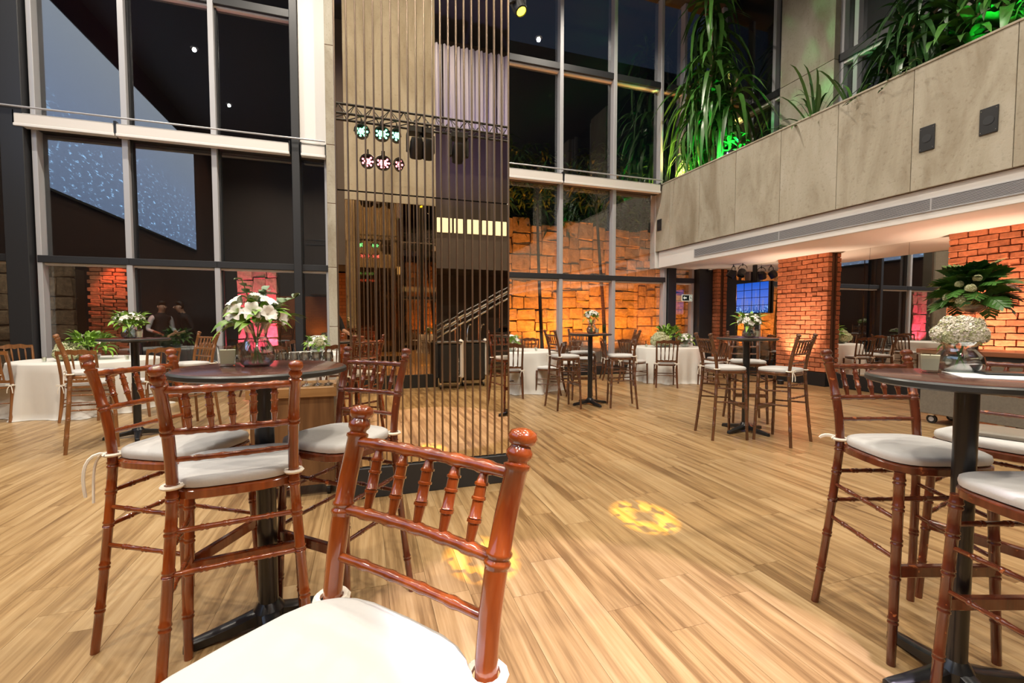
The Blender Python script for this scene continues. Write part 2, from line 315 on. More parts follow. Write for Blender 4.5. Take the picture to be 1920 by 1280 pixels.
# planks: the largest 300 on screen are single objects
PW, PLN = 0.186, 1.05
def proj(x, y, z):
    vx, vy, vz = x, y, z - CAM_H
    sx = vx*math.cos(YAW) - vy*math.sin(YAW); fz = (vx*math.sin(YAW) + vy*math.cos(YAW))
    zc = fz*math.cos(PITCH) - vz*math.sin(PITCH); yc = fz*math.sin(PITCH) + vz*math.cos(PITCH)
    if zc < 0.05: return None
    return 960 + 845*sx/zc, 640 - 845*yc/zc
def pl_box(mb, l): mb.box(-PW/2 + 0.0007, PW/2 - 0.0007, 0.0007, l - 0.0007, -0.0095, 0)
pm = MB(); pl_box(pm, PLN); plank_me = pm.mesh('floor_plank', M['floor'], smooth=False)
planks = []; rnd = random.Random(3)
nx = int((XR - XL)/PW)
for i in range(nx):
    x = XL + PW*(i + 0.5); y = YB - rnd.random()*PLN
    while y < YW:
        y0, y1 = max(y, YB), min(y + PLN, YW)
        if y1 - y0 > 0.05:
            a = 0
            ps = [proj(x + sx*PW/2, yy, 0) for sx in (-1, 1) for yy in (y0, y1)]
            if all(p is not None for p in ps) and any(0 < p[0] < 1920 and 0 < p[1] < 1280 for p in ps):
                a = abs((ps[1][0]-ps[2][0])*(ps[3][1]-ps[0][1]) - (ps[1][1]-ps[2][1])*(ps[3][0]-ps[0][0]))/2
                ins = sum(1 for p in ps if 0 < p[0] < 1920 and 0 < p[1] < 1280)/4
                a = min(a, 60000)*ins
            planks.append((a, x, y0, y1, y1 - y0 > PLN - 1e-6))
        y += PLN
planks.sort(key=lambda p: -p[0])
rest = MB(); cnt = 0
for a, x, y0, y1, full in planks:
    if full and cnt < 300 and a > 0: obj('floor_plank', plank_me, fl, (x, y0, 0)); cnt += 1
    else: rest.box(x - PW/2 + 0.0007, x + PW/2 - 0.0007, y0 + 0.0007, y1 - 0.0007, -0.0095, 0)
tag(rest.build('floor_planks', M['floor'], fl, smooth=False), kind='stuff')

ce = struct(MB().box(XL, XR + 0.3, YB, YW + 0.1, CEIL_Z, CEIL_Z + 0.2).build('ceiling', M['ceil'], smooth=False), 'charcoal ceiling of the double-height hall')
struct(MB().box(XL - 0.2, XL, YB, YW, 0, CEIL_Z).build('wall_left', M['darkwood'], smooth=False))
struct(MB().box(XL, XR + 0.3, YB - 0.2, YB, 0, CEIL_Z).build('wall_behind', M['plaster'], smooth=False))
for i, (x, y) in enumerate(DOWNLIGHTS):
    t = thing('ceiling_downlight', 'round recessed downlight in the charcoal ceiling', 'downlight', (x, y, CEIL_Z), 0, 'ceiling downlights')
    if i == 0:
        rim = MB().lathe([(0.075, -0.01), (0.10, -0.012), (0.10, 0.0), (0.075, 0.0), (0.07, -0.004)], 20).mesh('rim', M['white'])
        lens = MB().lathe([(0.0, -0.006), (0.045, -0.006)], 20).mesh('lens', M['led_w'])
    obj('rim', rim, t); obj('lens', lens, t)

# ---- the glazed wall
DZ = [0.22, 2.30, 2.42, 4.50, 4.74, 7.10, 7.25, CEIL_Z]
def hbar(x0, x1, z0, z1, m, depth=0.16, y=YW, parent=None, name='transom', strip=None):
    o = MB().bbox(x0, x1, y - depth, y + 0.04, z0, z1, 0.006).build(name, m, parent, smooth=False)
    if strip: MB().bbox(x0, x1, y - depth*0.55, y + 0.02, z0 - 0.035, z0, 0.004).build('strip', M['blind'], o, smooth=False)
    return o
BAYS = [(XL, -5.54), (-5.20, -3.93), (-3.93, -2.58), (-2.58, -1.24), (-1.16, -0.64), (-0.28, 1.15), (1.15, 2.55), (2.55, 3.05), (3.05, 4.42), (4.42, 5.83), (5.83, 7.32), (7.62, 8.22)]
for i, (x0, x1) in enumerate(BAYS):
    w = obj('window_%d' % (i+1), None, None, (0, 0, 0)); struct(w, 'tall dark-framed window bay of the glazed end wall')
    hi = 4.74 if i == 4 else CEIL_Z
    under = i == 11
    MB().bbox(x0, x1, YW - 0.12, YW + 0.06, 0, 0.22, 0.006).build('plinth', M['black'], w, smooth=False)
    hbar(x0, x1, 2.30, 2.42, M['blackmetal'], parent=w, strip=True)
    if not under: hbar(x0, x1, 4.50, 4.74, M['blackmetal'], 0.10, parent=w)
    if i != 4 and not under: hbar(x0, x1, 7.10, 7.25, M['blackmetal'], 0.14, parent=w, strip=True)
    rows = [(0.22, 2.27), (2.42, 4.50)] + ([] if i == 4 or under else [(4.74, 7.07), (7.25, CEIL_Z)])
    if under: rows = [(0.22, 2.27), (2.42, SOF)]
    for z0, z1 in rows:
        MB().box(x0 + 0.02, x1 - 0.02, YW - 0.004, YW + 0.004, z0, z1).build('pane', M['glass'], w, smooth=False)
    # mullion at the right-hand side of the bay
    if i in (1, 2, 5, 6, 8, 9, 10):
        top = CEIL_Z if i != 10 else SOF
        MB().bbox(x1 - 0.045, x1 + 0.045, YW - 0.15, YW + 0.02, 0.22, top, 0.006).build('mullion', M['alu'], w, smooth=False)
        MB().box(x1 + 0.045, x1 + 0.075, YW - 0.06, YW + 0.02, 0.22, top).build('gasket', M['blackmetal'], w, smooth=False)
    if i == 1: MB().bbox(x0 - 0.01, x0 + 0.06, YW - 0.15, YW + 0.02, 0.22, CEIL_Z, 0.006).build('mullion', M['alu'], w, smooth=False)
    if i == 11: 
        for xx in (x0, x1 - 0.05): MB().bbox(xx, xx + 0.07, YW - 0.12, YW + 0.02, 0.0, SOF, 0.006).build('mullion', M['alu'], w, smooth=False)
    if i == 4: MB().bbox(x1 - 0.06, x1, YW - 0.12, YW + 0.02, 0.22, 4.6, 0.006).build('mullion', M['alu'], w, smooth=False)
k = 0
for x0, x1, z1, y0 in [(-5.54, -5.24, CEIL_Z, 9.62), (-1.27, -1.13, CEIL_Z, 9.66), (7.38, 7.62, SOF, 9.70), (8.28, 8.70, SOF, 9.62), (2.50, 2.60, CEIL_Z, 9.7)]:
    k += 1; struct(MB().bbox(x0, x1, y0, YW + 0.1, 0, z1, 0.008).build('trim_%d' % k, M['blackmetal'], smooth=False), 'charcoal steel post of the glazed wall')
struct(MB().box(7.1, 8.9, YW - 0.02, YW + 0.2, SOF, 4.7).build('wall_spandrel', M['white'], smooth=False))
w = obj('window_13', None); struct(w, 'upper window bay behind the planter')
MB().box(7.15, 8.9, YW - 0.004, YW + 0.004, 4.74, CEIL_Z).build('pane', M['glass'], w, smooth=False)
for xx in (7.12, 7.80, 8.80): MB().bbox(xx, xx + 0.08, YW - 0.15, YW + 0.02, 4.74, CEIL_Z, 0.006).build('mullion', M['alu'] if xx < 8 else M['blackmetal'], w, smooth=False)
hbar(7.2, 8.9, 7.10, 7.25, M['blackmetal'], 0.14, parent=w, strip=True)
# concrete column and white painted strips beside the glass
cc = struct(MB().box(-0.64, -0.28, 9.55, YW + 0.1, 0, CEIL_Z).build('wall_column', M['mortar'], smooth=False), 'slim concrete column between the left and right glazing')
for j, (z0, z1) in enumerate([(0, 1.2), (1.2, 2.36), (2.36, 3.6), (3.6, 4.72), (4.72, 6.6), (6.6, 8.2), (8.2, CEIL_Z)]):
    MB().bbox(-0.645, -0.275, 9.545, 9.95, z0 + 0.004, z1 - 0.004, 0.006).build('concrete_block', M['conc'], cc, smooth=False)
struct(MB().bbox(-1.13, -0.645, 9.72, YW + 0.05, 4.76, CEIL_Z, 0.01).build('trim_6', M['white'], smooth=False), 'white painted strip beside the concrete column')
struct(MB().bbox(XL, -5.55, 9.72, YW - 0.01, 4.76, CEIL_Z, 0.01).build('trim_7', M['white'], smooth=False), 'white painted strip at the left end of the glazing')
# roller blind boxes with the rail above
def blind(x0, x1, label):
    t = thing('roller_blind', label, 'blind', ((x0+x1)/2, YW - 0.22, 4.50)); l = (x1-x0)/2
    MB().bbox(-l, l, -0.07, 0.07, 0.0, 0.20, 0.02).build('cassette', M['blind'], t)
    MB().bbox(-l, l, -0.075, 0.05, -0.02, 0.03, 0.008).build('bottom_bar', M['white'], t)
    for s in (-1, 1): MB().bbox(s*l - 0.012, s*l + 0.012, -0.06, 0.2, 0.02, 0.24, 0.004).build('bracket', M['blackmetal'], t)
blind(-5.36, -4.02, 'white roller blind box on the far-left window bay, left of the joint')
blind(-4.0, -1.30, 'long white roller blind box spanning the two left window bays')
blind(-1.10, -0.66, 'short white roller blind box beside the concrete column')
blind(XL + .02, -5.62, 'white roller blind box cut by the left edge of the photo')
blind(3.06, 4.40, 'white roller blind box just right of the mirrored column')
blind(4.43, 7.05, 'long white roller blind box running up to the concrete parapet')
for x0, x1, lb in [(XL, -0.66, 'thin pale rail above the left blind boxes'), (-0.2, 7.08, 'thin pale rail above the right blind boxes')]:
    t = MB().tube([(x0, YW - 0.32, 4.78), (x1, YW - 0.32, 4.78)], 0.016).build('blind_rail', M['alu']); tag(t, lb, 'rail')

# ---- mezzanine on the right: parapet panels, soffit, planter, upper wall
par = struct(MB().box(PX + 0.035, PX + 0.2, YB, YW - 0.02, PZ0, PZ1 - 0.02).build('wall_parapet', M['mortar'], smooth=False), 'beige concrete parapet of the mezzanine')
yj = [9.88] + [9.335 - 1.022*i for i in range(16)]
for a, b_ in zip(yj[:-1], yj[1:]):
    MB().bbox(PX, PX + 0.04, b_ + 0.004, a - 0.004, PZ0, PZ1 - 0.03, 0.003).build('concrete_panel', M['conc'], par, smooth=False)
MB().bbox(PX - 0.012, PX + 0.22, YB, YW - 0.02, PZ1 - 0.03, PZ1, 0.004).build('coping', M['conc'], par, smooth=False)
so = struct(MB().box(PX + 0.09, XR, YB, YW - 0.05, SOF, PZ0).build('ceiling_soffit', M['soffit'], smooth=False), 'white soffit under the mezzanine')
MB().bbox(PX + 0.055, PX + 0.10, YB, YW - 0.1, SOF, PZ0 - 0.002, 0.006).build('fascia', M['white'], so, smooth=False)
g = thing('air_grille', 'long grey slotted air grille in the white soffit fascia', 'air grille', (PX + 0.05, 0, 2.845))
MB().box(-0.002, 0.004, YB + 1, 8.5, -0.08, 0.08).build('backing', M['black'], g, smooth=False)
fr = MB()
for z in (-0.085, 0.075): fr.box(-0.012, 0.004, YB + 1, 8.5, z, z + 0.012)
for y in (8.49, 6.3, 4.0, 1.8, -0.4): fr.box(-0.013, 0.004, y - 0.008, y + 0.008, -0.085, 0.087)
fr.build('frame', M['alu'], g, smooth=False)
for k in range(9): MB().box(-0.010, 0.0, YB + 1, 8.49, -0.070 + k*0.016, -0.062 + k*0.016).build('slat', M['alu'], g, smooth=False)
# speaker plates in the parapet
for (y, z, s, lb) in [(4.045, 3.715, .32, 'black square wall speaker in the parapet, left of the big pair'), (3.425, 3.69, .31, 'black square wall speaker in the parapet, right of the big pair'), (9.72, 3.72, .28, 'small black wall speaker at the far end of the parapet')]:
    t = thing('wall_speaker', lb, 'speaker', (PX, y, z))
    MB().bbox(-0.016, 0.0, -0.085, 0.085, -s/2, s/2, 0.003).build('plate', M['black'], t, smooth=False)
    for dy, dz in ((-0.07, s/2 - 0.03), (0.07, s/2 - 0.03), (-0.07, -s/2 + 0.03), (0.07, -s/2 + 0.03)): MB().bbox(-0.019, -0.014, dy - 0.005, dy + 0.005, dz - 0.005, dz + 0.005, 0.001).build('screw', M['chrome'], t, smooth=False)
    MB().lathe([(0.05, 0), (0.052, 0.004), (0.0, 0.004)], 16).build('driver', M['blackmetal'], t).matrix_local = Matrix.Translation((-0.016, 0, 0)) @ Matrix.Rotation(-PI/2, 4, 'Y')
so2 = struct(MB().box(PX + 0.2, 8.6, YB, YW - 0.1, PZ0, 4.45).build('floor_planter', M['soil'], smooth=False), 'soil bed of the mezzanine planter')
# right wall: pillars (concrete above, brick below), upper windows, mirrors below
PIL = [(6.53, 7.72), (3.42, 4.62), (0.2, 1.4), (-3.0, -1.8)]
wr = struct(MB().box(XR + 0.02, XR + 0.3, YB, YW, 0, CEIL_Z).build('wall_right', M['black'], smooth=False))
for y0, y1 in PIL:
    MB().bbox(8.68, XR + 0.02, y0, y1, 3.0, 6.35, 0.004).build('concrete_panel', M['conc'], wr, smooth=False)
    MB().bbox(8.68, XR + 0.02, y0, y1, 6.36, CEIL_Z, 0.004).build('concrete_panel', M['conc'], wr, smooth=False)
ups = [(7.72, 9.9), (4.62, 6.53), (1.4, 3.42)]
for i, (y0, y1) in enumerate(ups):
    w = obj('window_%d' % (14+i), None); struct(w, 'tall upper window between concrete piers above the planter')
    MB().box(XR - 0.02, XR - 0.012, y0, y1, 4.5, CEIL_Z).build('pane', M['glass'], w, smooth=False)
    MB().box(XR - 0.02, XR + 0.019, y0, y1, 4.5, CEIL_Z).build('backing', M['blackmetal'], w, smooth=False) if False else None
    for y in (y0, y0 + 0.26, y1 - 0.34, y1 - 0.08): MB().bbox(XR - 0.13, XR, y, y + 0.08, 4.5, CEIL_Z, 0.005).build('mullion', M['alu'], w, smooth=False)
    MB().bbox(XR - 0.16, XR, y0, y1, 6.30, 6.45, 0.005).build('transom', M['blackmetal'], w, smooth=False)
    MB().bbox(XR - 0.12, XR, y0, y1, 6.24, 6.30, 0.004).build('strip', M['blind'], w, smooth=False)

# brick pillars, every brick its own piece
def brick_mesh(l, h, d, seed):
    r = random.Random(seed); bm = bmesh.new(); bmesh.ops.create_cube(bm, size=1)
    for v in bm.verts: v.co = Vector((v.co.x*d, v.co.y*l, v.co.z*h))
    bmesh.ops.bevel(bm, geom=[e for e in bm.edges], offset=0.007, segments=1, affect='EDGES')
    for v in bm.verts: v.co += Vector((r.uniform(-.006, .004), r.uniform(-.005, .005), r.uniform(-.005, .005)))
    me = bpy.data.meshes.new('brick'); bm.to_mesh(me); bm.free(); me.materials.append(M['brick']); return me
BL, BH = 0.232, 0.0955
bricks = [brick_mesh(BL - 0.012, BH - 0.012, 0.11, s) for s in range(6)]; halfs = [brick_mesh(BL/2 - 0.012, BH - 0.012, 0.11, 20 + s) for s in range(3)]
def brick_pillar(y0, y1, xf, label, z1=SOF, z0=0.28, group=None):
    t = thing('brick_pillar', label, 'brick pillar', (xf, (y0+y1)/2, 0)); r = random.Random(int(y0*100))
    MB().box(0.035, XR - xf, y0 - (y0+y1)/2 + 0.01, y1 - (y0+y1)/2 - 0.01, 0, z1).build('core', M['mortar'], t, smooth=False)
    MB().bbox(-0.005, 0.14, y0 - (y0+y1)/2, y1 - (y0+y1)/2, 0, 0.27, 0.004).build('baseboard', M['black'], t, smooth=False)
    row = 0; z = z0 + BH/2; n = max(1, round((y1-y0)/BL)); L = (y1-y0)/n
    while z < z1 - 0.02:
        y = y0 - (y0+y1)/2
        seq = [1]*n if row % 2 == 0 else [0.5] + [1]*(n-1) + [0.5]
        for s in seq:
            o = obj('brick', r.choice(bricks if s == 1 else halfs), t, (0.055 + r.uniform(-.006, .008), y + L*s/2, z), (0, 0, r.choice((0, PI))))
            o.scale = (1, L/BL, 1); y += L*s
        z += BH; row += 1
    return t
brick_pillar(6.53, 7.68, 8.70, 'orange brick pillar between the two mirrors, lit from its foot')
brick_pillar(3.44, 4.62, 8.70, 'orange brick pillar behind the tall leaf arrangement')
brick_pillar(9.48, 9.86, 8.72, 'narrow orange brick pillar in the far corner beside the glass door')
brick_pillar(0.2, 1.4, 8.70, 'orange brick pillar at the camera-side end of the right wall')
# wall mirrors between the pillars
def wall_mirror(y0, y1, n, label):
    t = thing('wall_mirror', label, 'mirror', (8.88, (y0+y1)/2, 0))
    for i in range(n):
        a = y0 + (y1-y0)*i/n - (y0+y1)/2; b_ = a + (y1-y0)/n
        MB().box(0, 0.012, a + 0.002, b_ - 0.002, 0.28, SOF).build('mirror_panel', M['wall_mirror'], t, smooth=False)
    MB().bbox(-0.02, 0.05, y0 - (y0+y1)/2, y1 - (y0+y1)/2, 0, 0.275, 0.004).build('baseboard', M['black'], t, smooth=False)
wall_mirror(7.69, 9.47, 3, 'wall mirror behind the hanging television')
wall_mirror(4.63, 6.52, 3, 'three-panel wall mirror between the two brick pillars')
wall_mirror(1.41, 3.43, 3, 'wall mirror behind the grey bar cart')

# ---- mirrored column in the middle
MX0, MX1, MY, MTOP = -0.175, 1.115, 3.47, CEIL_Z
t = thing('mirrored_column', 'square column clad in bronze mirror strips with vertical bronze bars', 'column', (0, MY, 0))
MB().box(MX0 + 0.012, MX1 - 0.012, 0.014, 1.25, 0, MTOP).build('core', M['black'], t, smooth=False)
MB().bbox(MX0 - 0.01, MX1 + 0.01, -0.03, 1.27, 0, 0.225, 0.004).build('plinth', M['blackmetal'], t, smooth=False)
NS = 20; sw = (MX1 - MX0 - 0.085)/NS
ms = {}
for (z0, z1, nm) in [(0.23, 2.235, 0), (2.245, 5.2, 1), (5.21, MTOP, 2)]:
    ms[nm] = MB().box(0.001, sw - 0.001, 0, 0.01, z0, z1).mesh('mirror_strip', M['bronze_mirror'], smooth=False)
    MB().box(MX0, MX0 + 0.083, 0.0, 0.01, z0, z1).build('mirror_strip', M['bronze_mirror'], t, smooth=False)
    for kx in (MX0, MX1 - 0.01): MB().box(kx, kx + 0.01, 0.012, 1.25, z0, z1).build('mirror_side', M['bronze_mirror'], t, smooth=False)
r = random.Random(5)
bar = MB().tube([(0, 0, 0.23), (0, 0, MTOP)], 0.0062, 8).mesh('bronze_bar', M['bronze_bar'])
for i in range(NS):
    for nm in ms: obj('mirror_strip', ms[nm], t, (MX0 + 0.085 + sw*i, 0, 0), (0, 0, r.uniform(-0.003, 0.003)))
    obj('bronze_bar', bar, t, (MX0 + 0.085 + sw*i, -0.008, 0))
obj('bronze_bar', bar, t, (MX1 - 0.004, -0.006, 0))
obj('bronze_bar', bar, t, (MX0 + 0.004, -0.006, 0))

# ------------------------------------------------------------------ the terrace outside the glass
struct(MB().box(-14, 16, YW + 0.1, 17, -0.3, -0.02).build('floor_terrace', M['terrace'], smooth=False), 'dark paved terrace outside the glass')
def ashlar(x0, x1, z0, z1, rr, out, smin=0.24, smax=0.62):
    w, h = x1-x0, z1-z0
    if w > smax or h > smax*0.85:
        if w/smax > h/(smax*0.85):
            c = x0 + w*rr.uniform(.36, .64); ashlar(x0, c, z0, z1, rr, out, smin, smax); ashlar(c, x1, z0, z1, rr, out, smin, smax)
        else:
            c = z0 + h*rr.uniform(.36, .64); ashlar(x0, x1, z0, c, rr, out, smin, smax); ashlar(x0, x1, c, z1, rr, out, smin, smax)
    else: out.append((x0, x1, z0, z1))
stone_me = []
for s in range(12):
    rr = random.Random(100+s); bm = bmesh.new(); bmesh.ops.create_cube(bm, size=1)
    bmesh.ops.bevel(bm, geom=bm.edges[:], offset=0.06, segments=1, affect='EDGES')
    for v in bm.verts: v.co += Vector((rr.uniform(-.055, .055), rr.uniform(-.16, .16), rr.uniform(-.06, .06)))
    me = bpy.data.meshes.new('stone'); bm.to_mesh(me); bm.free(); me.materials.append(M['stone']); stone_me.append(me)
def stone_wall(x0, x1, y, h, label, seed, smin=.24, smax=.62, d=0.16, ragged=True, nmax=299):
    t = thing('stone_wall', label, 'stone wall', ((x0+x1)/2, y, 0)); rr = random.Random(seed); out = []
    MB().box(-(x1-x0)/2, (x1-x0)/2, 0.03, 0.35, 0, h - 0.1).build('core', M['joint'], t, smooth=False)
    ashlar(-(x1-x0)/2, (x1-x0)/2, 0, h, rr, out, smin, smax)
    for a, b_, c, d_ in out:
        up = rr.uniform(-.12, .14) if ragged and d_ > h - 0.01 else 0
        o = obj('stone', rr.choice(stone_me), t, ((a+b_)/2, rr.uniform(-.02, .02), (c+d_+up)/2)); o.scale = (b_-a-0.016, d, d_+up-c-0.016); o.rotation_euler = (0, rr.uniform(-.07, .07), 0)
    return t
stone_wall(2.0, 10.6, 12.7, 4.25, 'rough stone garden wall outside, lit orange behind the right windows', 4, smax=0.60)
stone_wall(-2.66, -1.86, 11.5, 2.5, 'stone pier outside lit pink, behind the white flowers', 9, smax=0.46, ragged=False)
stone_wall(-8.6, -5.75, 11.9, 2.5, 'dim stone wall outside behind the far-left window', 12, smax=0.55)
bp = thing('brick_pier', 'dark brick pier outside with a red light at its top', 'brick pier', (-5.0, 11.5, 0))
bp_me = [brick_mesh(0.20, 0.07, 0.11, 50+s) for s in range(3)]
MB().box(-0.36, 0.30, 0.06, 0.6, 0, 2.6).build('core', M['mortar'], bp, smooth=False)
rr = random.Random(2)
for j in range(32):
    for i in range(3 if j % 2 else 3):
        o = obj('brick', rr.choice(bp_me), bp, (-0.26 + 0.22*i + (0.05 if j % 2 else 0), 0.05 + rr.uniform(-.008, .008), 0.04 + 0.08*j), (0, 0, PI/2))
lamp('red_wall_washer', 'SPOT', (-4.85, 11.2, 2.75), 60, (1.0, 0.22, 0.10), (-4.85, 11.55, 0.8), 0.05, 70, 0.6)
lamp('pink_wall_washer', 'SPOT', (-2.15, 10.7, 0.25), 520, (1.0, 0.08, 0.24), (-2.2, 11.5, 1.8), 0.05, 80, 0.6)
for x, e in ((3.3, 420), (5.3, 620), (7.2, 480), (9.2, 300)):
    lamp('garden_uplight_beam', 'SPOT', (x, 11.5, 0.2), e, (1.0, 0.30, 0.022), (x, 12.7, 2.5), 0.08, 115, 0.7)
for x, lb in ((3.3, 'leftmost'), (5.3, 'second'), (7.2, 'third'), (9.2, 'rightmost')):
    t = thing('garden_uplight', lb + ' small black garden uplight at the foot of the stone wall', 'uplight', (x, 11.45, -0.02))
    MB().lathe([(0.09, 0), (0.09, 0.03), (0.03, 0.04), (0.03, 0.1), (0.07, 0.12), (0.08, 0.2), (0.06, 0.2)], 12).build('housing', M['black'], t)

# thin leaning trees on the terrace
def bez(p, n=10):
    p = [Vector(q) for q in p]; out = []
    for i in range(n+1):
        s = i/n; q = p[:]
        while len(q) > 1: q = [q[j].lerp(q[j+1], s) for j in range(len(q)-1)]
        out.append(q[0])
    return out
def foliage_mesh(n, rx, ry, rz, size, seed, m):
    rr = random.Random(seed); mb = MB()
    for _ in range(n):
        u = Vector((rr.gauss(0, 1), rr.gauss(0, 1), rr.gauss(0, 1))).normalized() * (rr.random()**0.4)
        p = Vector((u.x*rx, u.y*ry, u.z*rz)); a = rr.uniform(0, 2*PI); d = Vector((math.cos(a), math.sin(a), rr.uniform(-.9, .5))).normalized()
        s = Vector((-d.y, d.x, rr.uniform(-.3, .3))).normalized(); L = size*rr.uniform(.6, 1.4); wd = L*0.09
        mb.add([p, p + d*L*.5 + s*wd, p + d*L - Vector((0, 0, L*.25)), p + d*L*.5 - s*wd], [(0, 1, 2, 3)])
    return mb.mesh('foliage', m, smooth=False)
for j, (pts, r0, lb, fz) in enumerate([
    ([(3.35, 11.3, -0.02), (3.40, 11.35, 2.0), (3.1, 11.3, 3.2), (2.9, 11.2, 5.6)], 0.07, 'dark leaning tree trunk nearest the mirrored column, outside', 5.6),
    ([(3.70, 11.5, 1.5), (3.55, 11.4, 2.4), (3.3, 11.3, 3.4), (3.2, 11.3, 5.4)], 0.05, 'thin forked tree trunk outside, second from the mirrored column', 5.4),
    ([(4.72, 11.6, -0.02), (4.62, 11.6, 2.2), (4.5, 11.5, 3.0), (4.5, 11.5, 5.4)], 0.06, 'slim dark tree trunk outside the middle right window', 5.5),
    ([(6.55, 11.4, -0.02), (6.55, 11.4, 2.0), (6.25, 11.4, 3.2), (6.2, 11.4, 5.6)], 0.06, 'slim dark tree trunk outside, left of the corner window', 5.6)]):
    t = thing('garden_tree', lb, 'tree', pts[0])
    pp = [Vector(q) - Vector(pts[0]) for q in pts]
    if pts[0][2] > 1: pp = [Vector((-0.15, 0, -pts[0][2] - 0.02))] + pp
    c = bez(pp, 10); MB().tube(c, [r0*(1 - 0.5*i/10) for i in range(11)], 8).build('trunk', M['trunk'], t)
    o = obj('foliage', foliage_mesh(420, 1.0, 0.6, 0.9, 0.34, j, M['leafd']), t, c[-1] - Vector((0, 0, .2)))
for j, x in enumerate((3.4, 5.2, 7.4, 9.6, 11.6)):
    t = thing('garden_shrub', ('leftmost', 'second', 'middle', 'fourth', 'rightmost')[j] + ' dark leafy shrub on top of the stone wall outside', 'shrub', (x, 13.2, 4.1))
    obj('foliage', foliage_mesh(700, 1.3, 0.7, 0.9, 0.45, 40+j, M['leafd']), t, (0, 0, .6)); MB().tube([(0, 0, -4.1), (0, 0, 0.6)], 0.06).build('stem', M['trunk'], t)
struct(MB().box(-14, 16, 16.8, 17, 0, 12).build('wall_beyond', M['ceil'], smooth=False), 'dark building front beyond the terrace')

# ------------------------------------------------------------------ bar stool
def rod(mb, a, b_, r, rings=(), n=8, taper=None):
    a, b_ = Vector(a), Vector(b_); L = (b_-a).length; s = [(0.0, r*0.75), (0.03, r)]
    for f in rings:
        e = 0.006/L
        s += [(f - 2.2*e, r), (f - 1.6*e, r*1.22), (f - 0.8*e, r*1.22), (f - 0.2*e, r*0.95), (f + 0.2*e, r*0.95), (f + 0.8*e, r*1.22), (f + 1.6*e, r*1.22), (f + 2.2*e, r)]
    s += [(0.97, r), (1.0, r*0.75)]
    s.sort(key=lambda q: q[0])
    return mb.tube([a.lerp(b_, f) for f, _ in s], [q for _, q in s], n)
def legline(pts, ringz, r0, r1):
    """points down a turned post with ring pairs at the given heights"""
    out = []; 
    def at(z):
        for p, q in zip(pts[:-1], pts[1:]):
            if min(p[2], q[2]) - 1e-6 <= z <= max(p[2], q[2]) + 1e-6:
                f = (z - p[2])/(q[2] - p[2]); return Vector(p).lerp(Vector(q), f)
    zs = set(p[2] for p in pts)
    z0, z1 = pts[0][2], pts[-1][2]
    rad = lambda z: r0 + (r1 - r0)*(z - z0)/(z1 - z0)
    ev = [(z, 1.0) for z in zs]
    for z in ringz: ev += [(z - .014, 1), (z - .010, 1.17), (z - .005, 1.17), (z - .0015, .97), (z + .0015, .97), (z + .005, 1.17), (z + .010, 1.17), (z + .014, 1)]
    ev.sort()
    return [at(z) for z, _ in ev], [rad(z)*k for z, k in ev]
FINIAL = [(0.0, 1.0), (0.004, 1.15), (0.010, 1.15), (0.013, 0.86), (0.017, 0.86), (0.024, 1.14), (0.032, 1.16), (0.040, 0.9), (0.043, 0.86), (0.048, 1.18), (0.058, 1.30), (0.068, 1.12), (0.073, 0.6), (0.0745, 0.05)]
def smooth_post(sx, p):
    return [Vector((sx*x, y, z)) for x, y, z in p]
def cushion_mesh(w, d, z0, th, back=0.9, n=28):
    def outline(k, s):
        a = 2*PI*k/n; c, sn = math.cos(a), math.sin(a); e = 0.55
        x = math.copysign(abs(c)**e, c)*w*s; y = math.copysign(abs(sn)**e, sn)*d*s
        x *= 1 - (1-back)*(0.5 - 0.5*y/d)
        return x, y
    mb = MB(); rows = [(0.90, 0.0), (0.985, 0.10), (1.0, 0.45), (0.985, 0.78), (0.93, 0.94), (0.75, 1.03), (0.4, 1.08), (0.02, 1.1)]
    for s, hz in rows: mb.v += [(*outline(k, s), z0 + th*hz) for k in range(n)]
    for i in range(len(rows)-1):
        for k in range(n): mb.f.append((i*n+k, i*n+(k+1) % n, (i+1)*n+(k+1) % n, (i+1)*n+k)); mb.m.append(0)
    mb.f.append(tuple(reversed(range(n)))); mb.m.append(0); mb.f.append(tuple(range((len(rows)-1)*n, len(rows)*n))); mb.m.append(0)
    return mb
def seat_mesh(w, d, z0, z1, n=28):
    mb = MB()
    def o(k, s):
        a = 2*PI*k/n; c, sn = math.cos(a), math.sin(a); e = 0.6
        return math.copysign(abs(c)**e, c)*w*s*(1 - .05*(0.5-0.5*sn)), math.copysign(abs(sn)**e, sn)*d*s
    for s, z in ((0.94, z0), (1.0, z0 + .006), (1.0, z1 - .006), (0.96, z1)): mb.v += [(*o(k, s), z) for k in range(n)]
    for i in range(3):
        for k in range(n): mb.f.append((i*n+k, i*n+(k+1) % n, (i+1)*n+(k+1) % n, (i+1)*n+k)); mb.m.append(0)
    mb.f.append(tuple(reversed(range(n)))); mb.m.append(0); mb.f.append(tuple(range(3*n, 4*n))); mb.m.append(0)
    return mb
